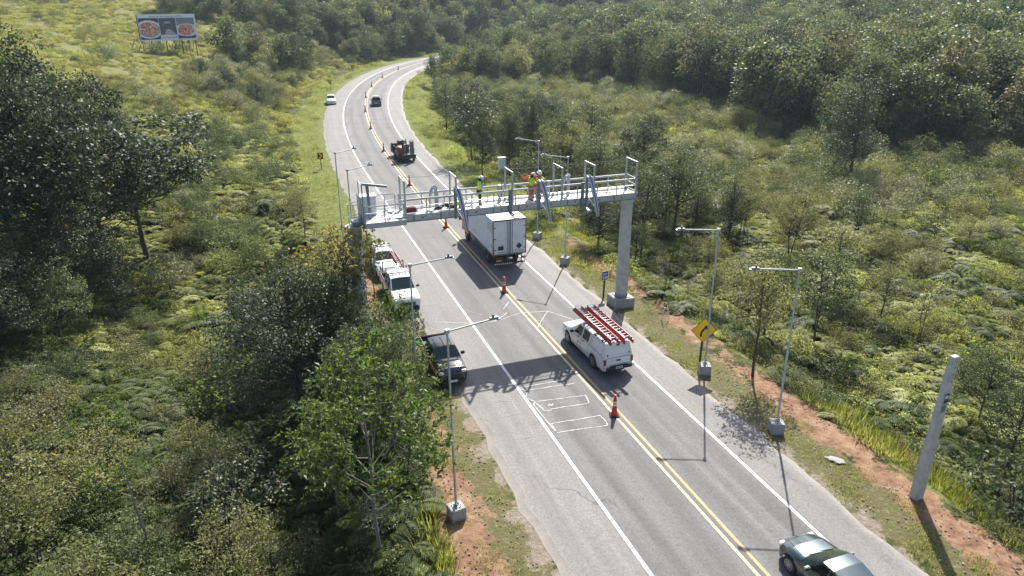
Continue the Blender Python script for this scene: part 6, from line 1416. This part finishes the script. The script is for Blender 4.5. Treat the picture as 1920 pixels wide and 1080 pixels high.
cover('fern_cover', 'yellow green ferns covering the meadow between the left forest and the road', 'ferns', (-75, -8, 40, 98), .95, lambda Q, o: (o < -np.where(Q[:, 1] > 56, 11.3, 13.5)) & (nz(Q, 2.5) > -.8), ['f1', 'f2', 'l1', 'l3', 'l4', 'f3', 'g2', 'l2', 'sx'], [.26, .18, .12, .10, .06, .07, .10, .06, .05], (.7, 1.35))
cover('hill_grass', 'pale dry grass and herbs on the hillside around the billboard', 'grass', (-190, -18, 96, 250), 1.75, lambda Q, o: (o < -11.8) & (nz(Q, 6, 3) > -.6), ['h1', 'h2', 'l4', 'l3'], [.50, .34, .06, .10], (.45, 1.1))
cover('clearing_grass', 'pale yellow grass in the clearings right of the bend', 'grass', (-12, 70, 105, 172), 1.9, lambda Q, o: (o > 13), ['h1', 'h2', 'l3', 'l1'], [.30, .35, .20, .15], (.6, 1.2))
cover('verge_grass', 'short grass growing in patches along the near road verges', 'grass', (-12, 32, 8, 66), .26, lambda Q, o: (((o > 5.8) & (o < 8.2) & (nz(Q, .8) > .1)) | ((o < -7.2) & (o > -9.6) & (nz(Q, .8, 2) > .1) & (Q[:, 1] < 46))), ['g3', 'g4'], [.55, .45], (.35, .9))
cover('verge_grass', 'tall grass at the outer edge of the near road verges', 'grass', (-14, 36, 8, 70), .42, lambda Q, o: (((o > 9.8) & (o < 12.3)) | ((o < -10.2) & (o > -12.5))) & (nz(Q, 1.6) > -.35), ['g1', 'g2', 'f1b', 'l1', 'l2', 'f3'], [.34, .14, .18, .14, .10, .10], (.4, 1.1))
cover('verge_grass', 'bright short grass on the verges of the bend', 'grass', (-62, 12, 48, 215), .8, lambda Q, o: ((o > 6.4) & (o < 13) & (o > right_edge(Q[:, 1]) + .5)) | ((o < -8.0) & (o > -11.3)), ['g3', 'l3', 'g4'], [.88, .02, .10], (.8, 1.5))

def stone_mesh(seed):
    bm = bmesh.new(); bmesh.ops.create_icosphere(bm, subdivisions=1, radius=.06); g = random.Random(seed)
    for v in bm.verts: v.co = Vector((v.co.x * g.uniform(.7, 1.4), v.co.y * g.uniform(.7, 1.3), v.co.z * .6))
    me = bpy.data.meshes.new('stone'); bm.to_mesh(me); bm.free(); me.materials.append(mat('soil_clods', (.28, .19, .13), .95, noise=(9, .7, (.16, .10, .07))) if seed < 3 else M_conc); return me
for i in range(4): SRC['st%d' % i] = stone_mesh(i)
cover('verge_gravel', 'loose clods and stones strewn over the bare soil verges', 'gravel', (-12, 32, 8, 60), .27, lambda Q, o: (((o > 5.9) & (o < 10)) | ((o < -7.2) & (o > -11))) & (nz(Q, 1.1, 5) > -.1), ['st0', 'st1', 'st2', 'st3'], [.40, .35, .15, .10], (.12, .75))
# small things on the verges: stones and sticks
x, y, _ = gp(1567, 862, 0); g = np.random.default_rng(3); bm = bmesh.new(); bmesh.ops.create_icosphere(bm, subdivisions=3, radius=.5)
for v in bm.verts: v.co = Vector((v.co.x * .8, v.co.y * .42, v.co.z * .08)) * (1 + .25 * math.sin(v.co.x * 9) * math.sin(v.co.y * 11 + 1))
me = bpy.data.meshes.new('gravel_patch'); bm.to_mesh(me); bm.free(); me.materials.append(M_conc); o = bpy.data.objects.new('concrete_spill', me); C.objects.link(o); o.location = (x, y, 0); o.rotation_euler = (0, 0, R(-25)); tag(o, 'flat pale lump of spilled concrete on the soil left of the concrete post', 'rubble')
k = MB(); k.tube([(0, 0, 0), (.12, .1, .9)], .03, M_refl, 5); a, b_, _ = gp(1240, 598, 0); o = k.build('stake'); o.location = (a, b_, 0); o.rotation_euler = (R(20), 0, 0); tag(o, 'left of two leaning pale stakes in the soil right of the column', 'stake', 'pale stakes')
o2 = o.copy(); C.objects.link(o2); a, b_, _ = gp(1254, 600, 0); o2.location = (a, b_, 0); o2.rotation_euler = (R(-10), R(-14), 0); o2['label'] = 'right of two leaning pale stakes in the soil right of the column'
# ------------------------------------------------------------------ haze
bm = bmesh.new(); bmesh.ops.create_cube(bm, size=1)
for v in bm.verts: v.co = Vector((v.co.x * 2400, v.co.y * 1400 + 600, -6 + (v.co.z + .5) * 72))
me = bpy.data.meshes.new('haze'); bm.to_mesh(me); bm.free(); hz = bpy.data.materials.new('haze'); hz.use_nodes = True; n_ = hz.node_tree.nodes; n_.remove(n_['Principled BSDF'])
pv = n_.new('ShaderNodeVolumePrincipled'); pv.inputs['Color'].default_value = (.70, .86, 1, 1); pv.inputs['Density'].default_value = .00017; pv.inputs['Anisotropy'].default_value = .35
hz.node_tree.links.new(pv.outputs[0], n_['Material Output'].inputs['Volume']); me.materials.append(hz)
o = bpy.data.objects.new('haze', me); C.objects.link(o); stuff(o)
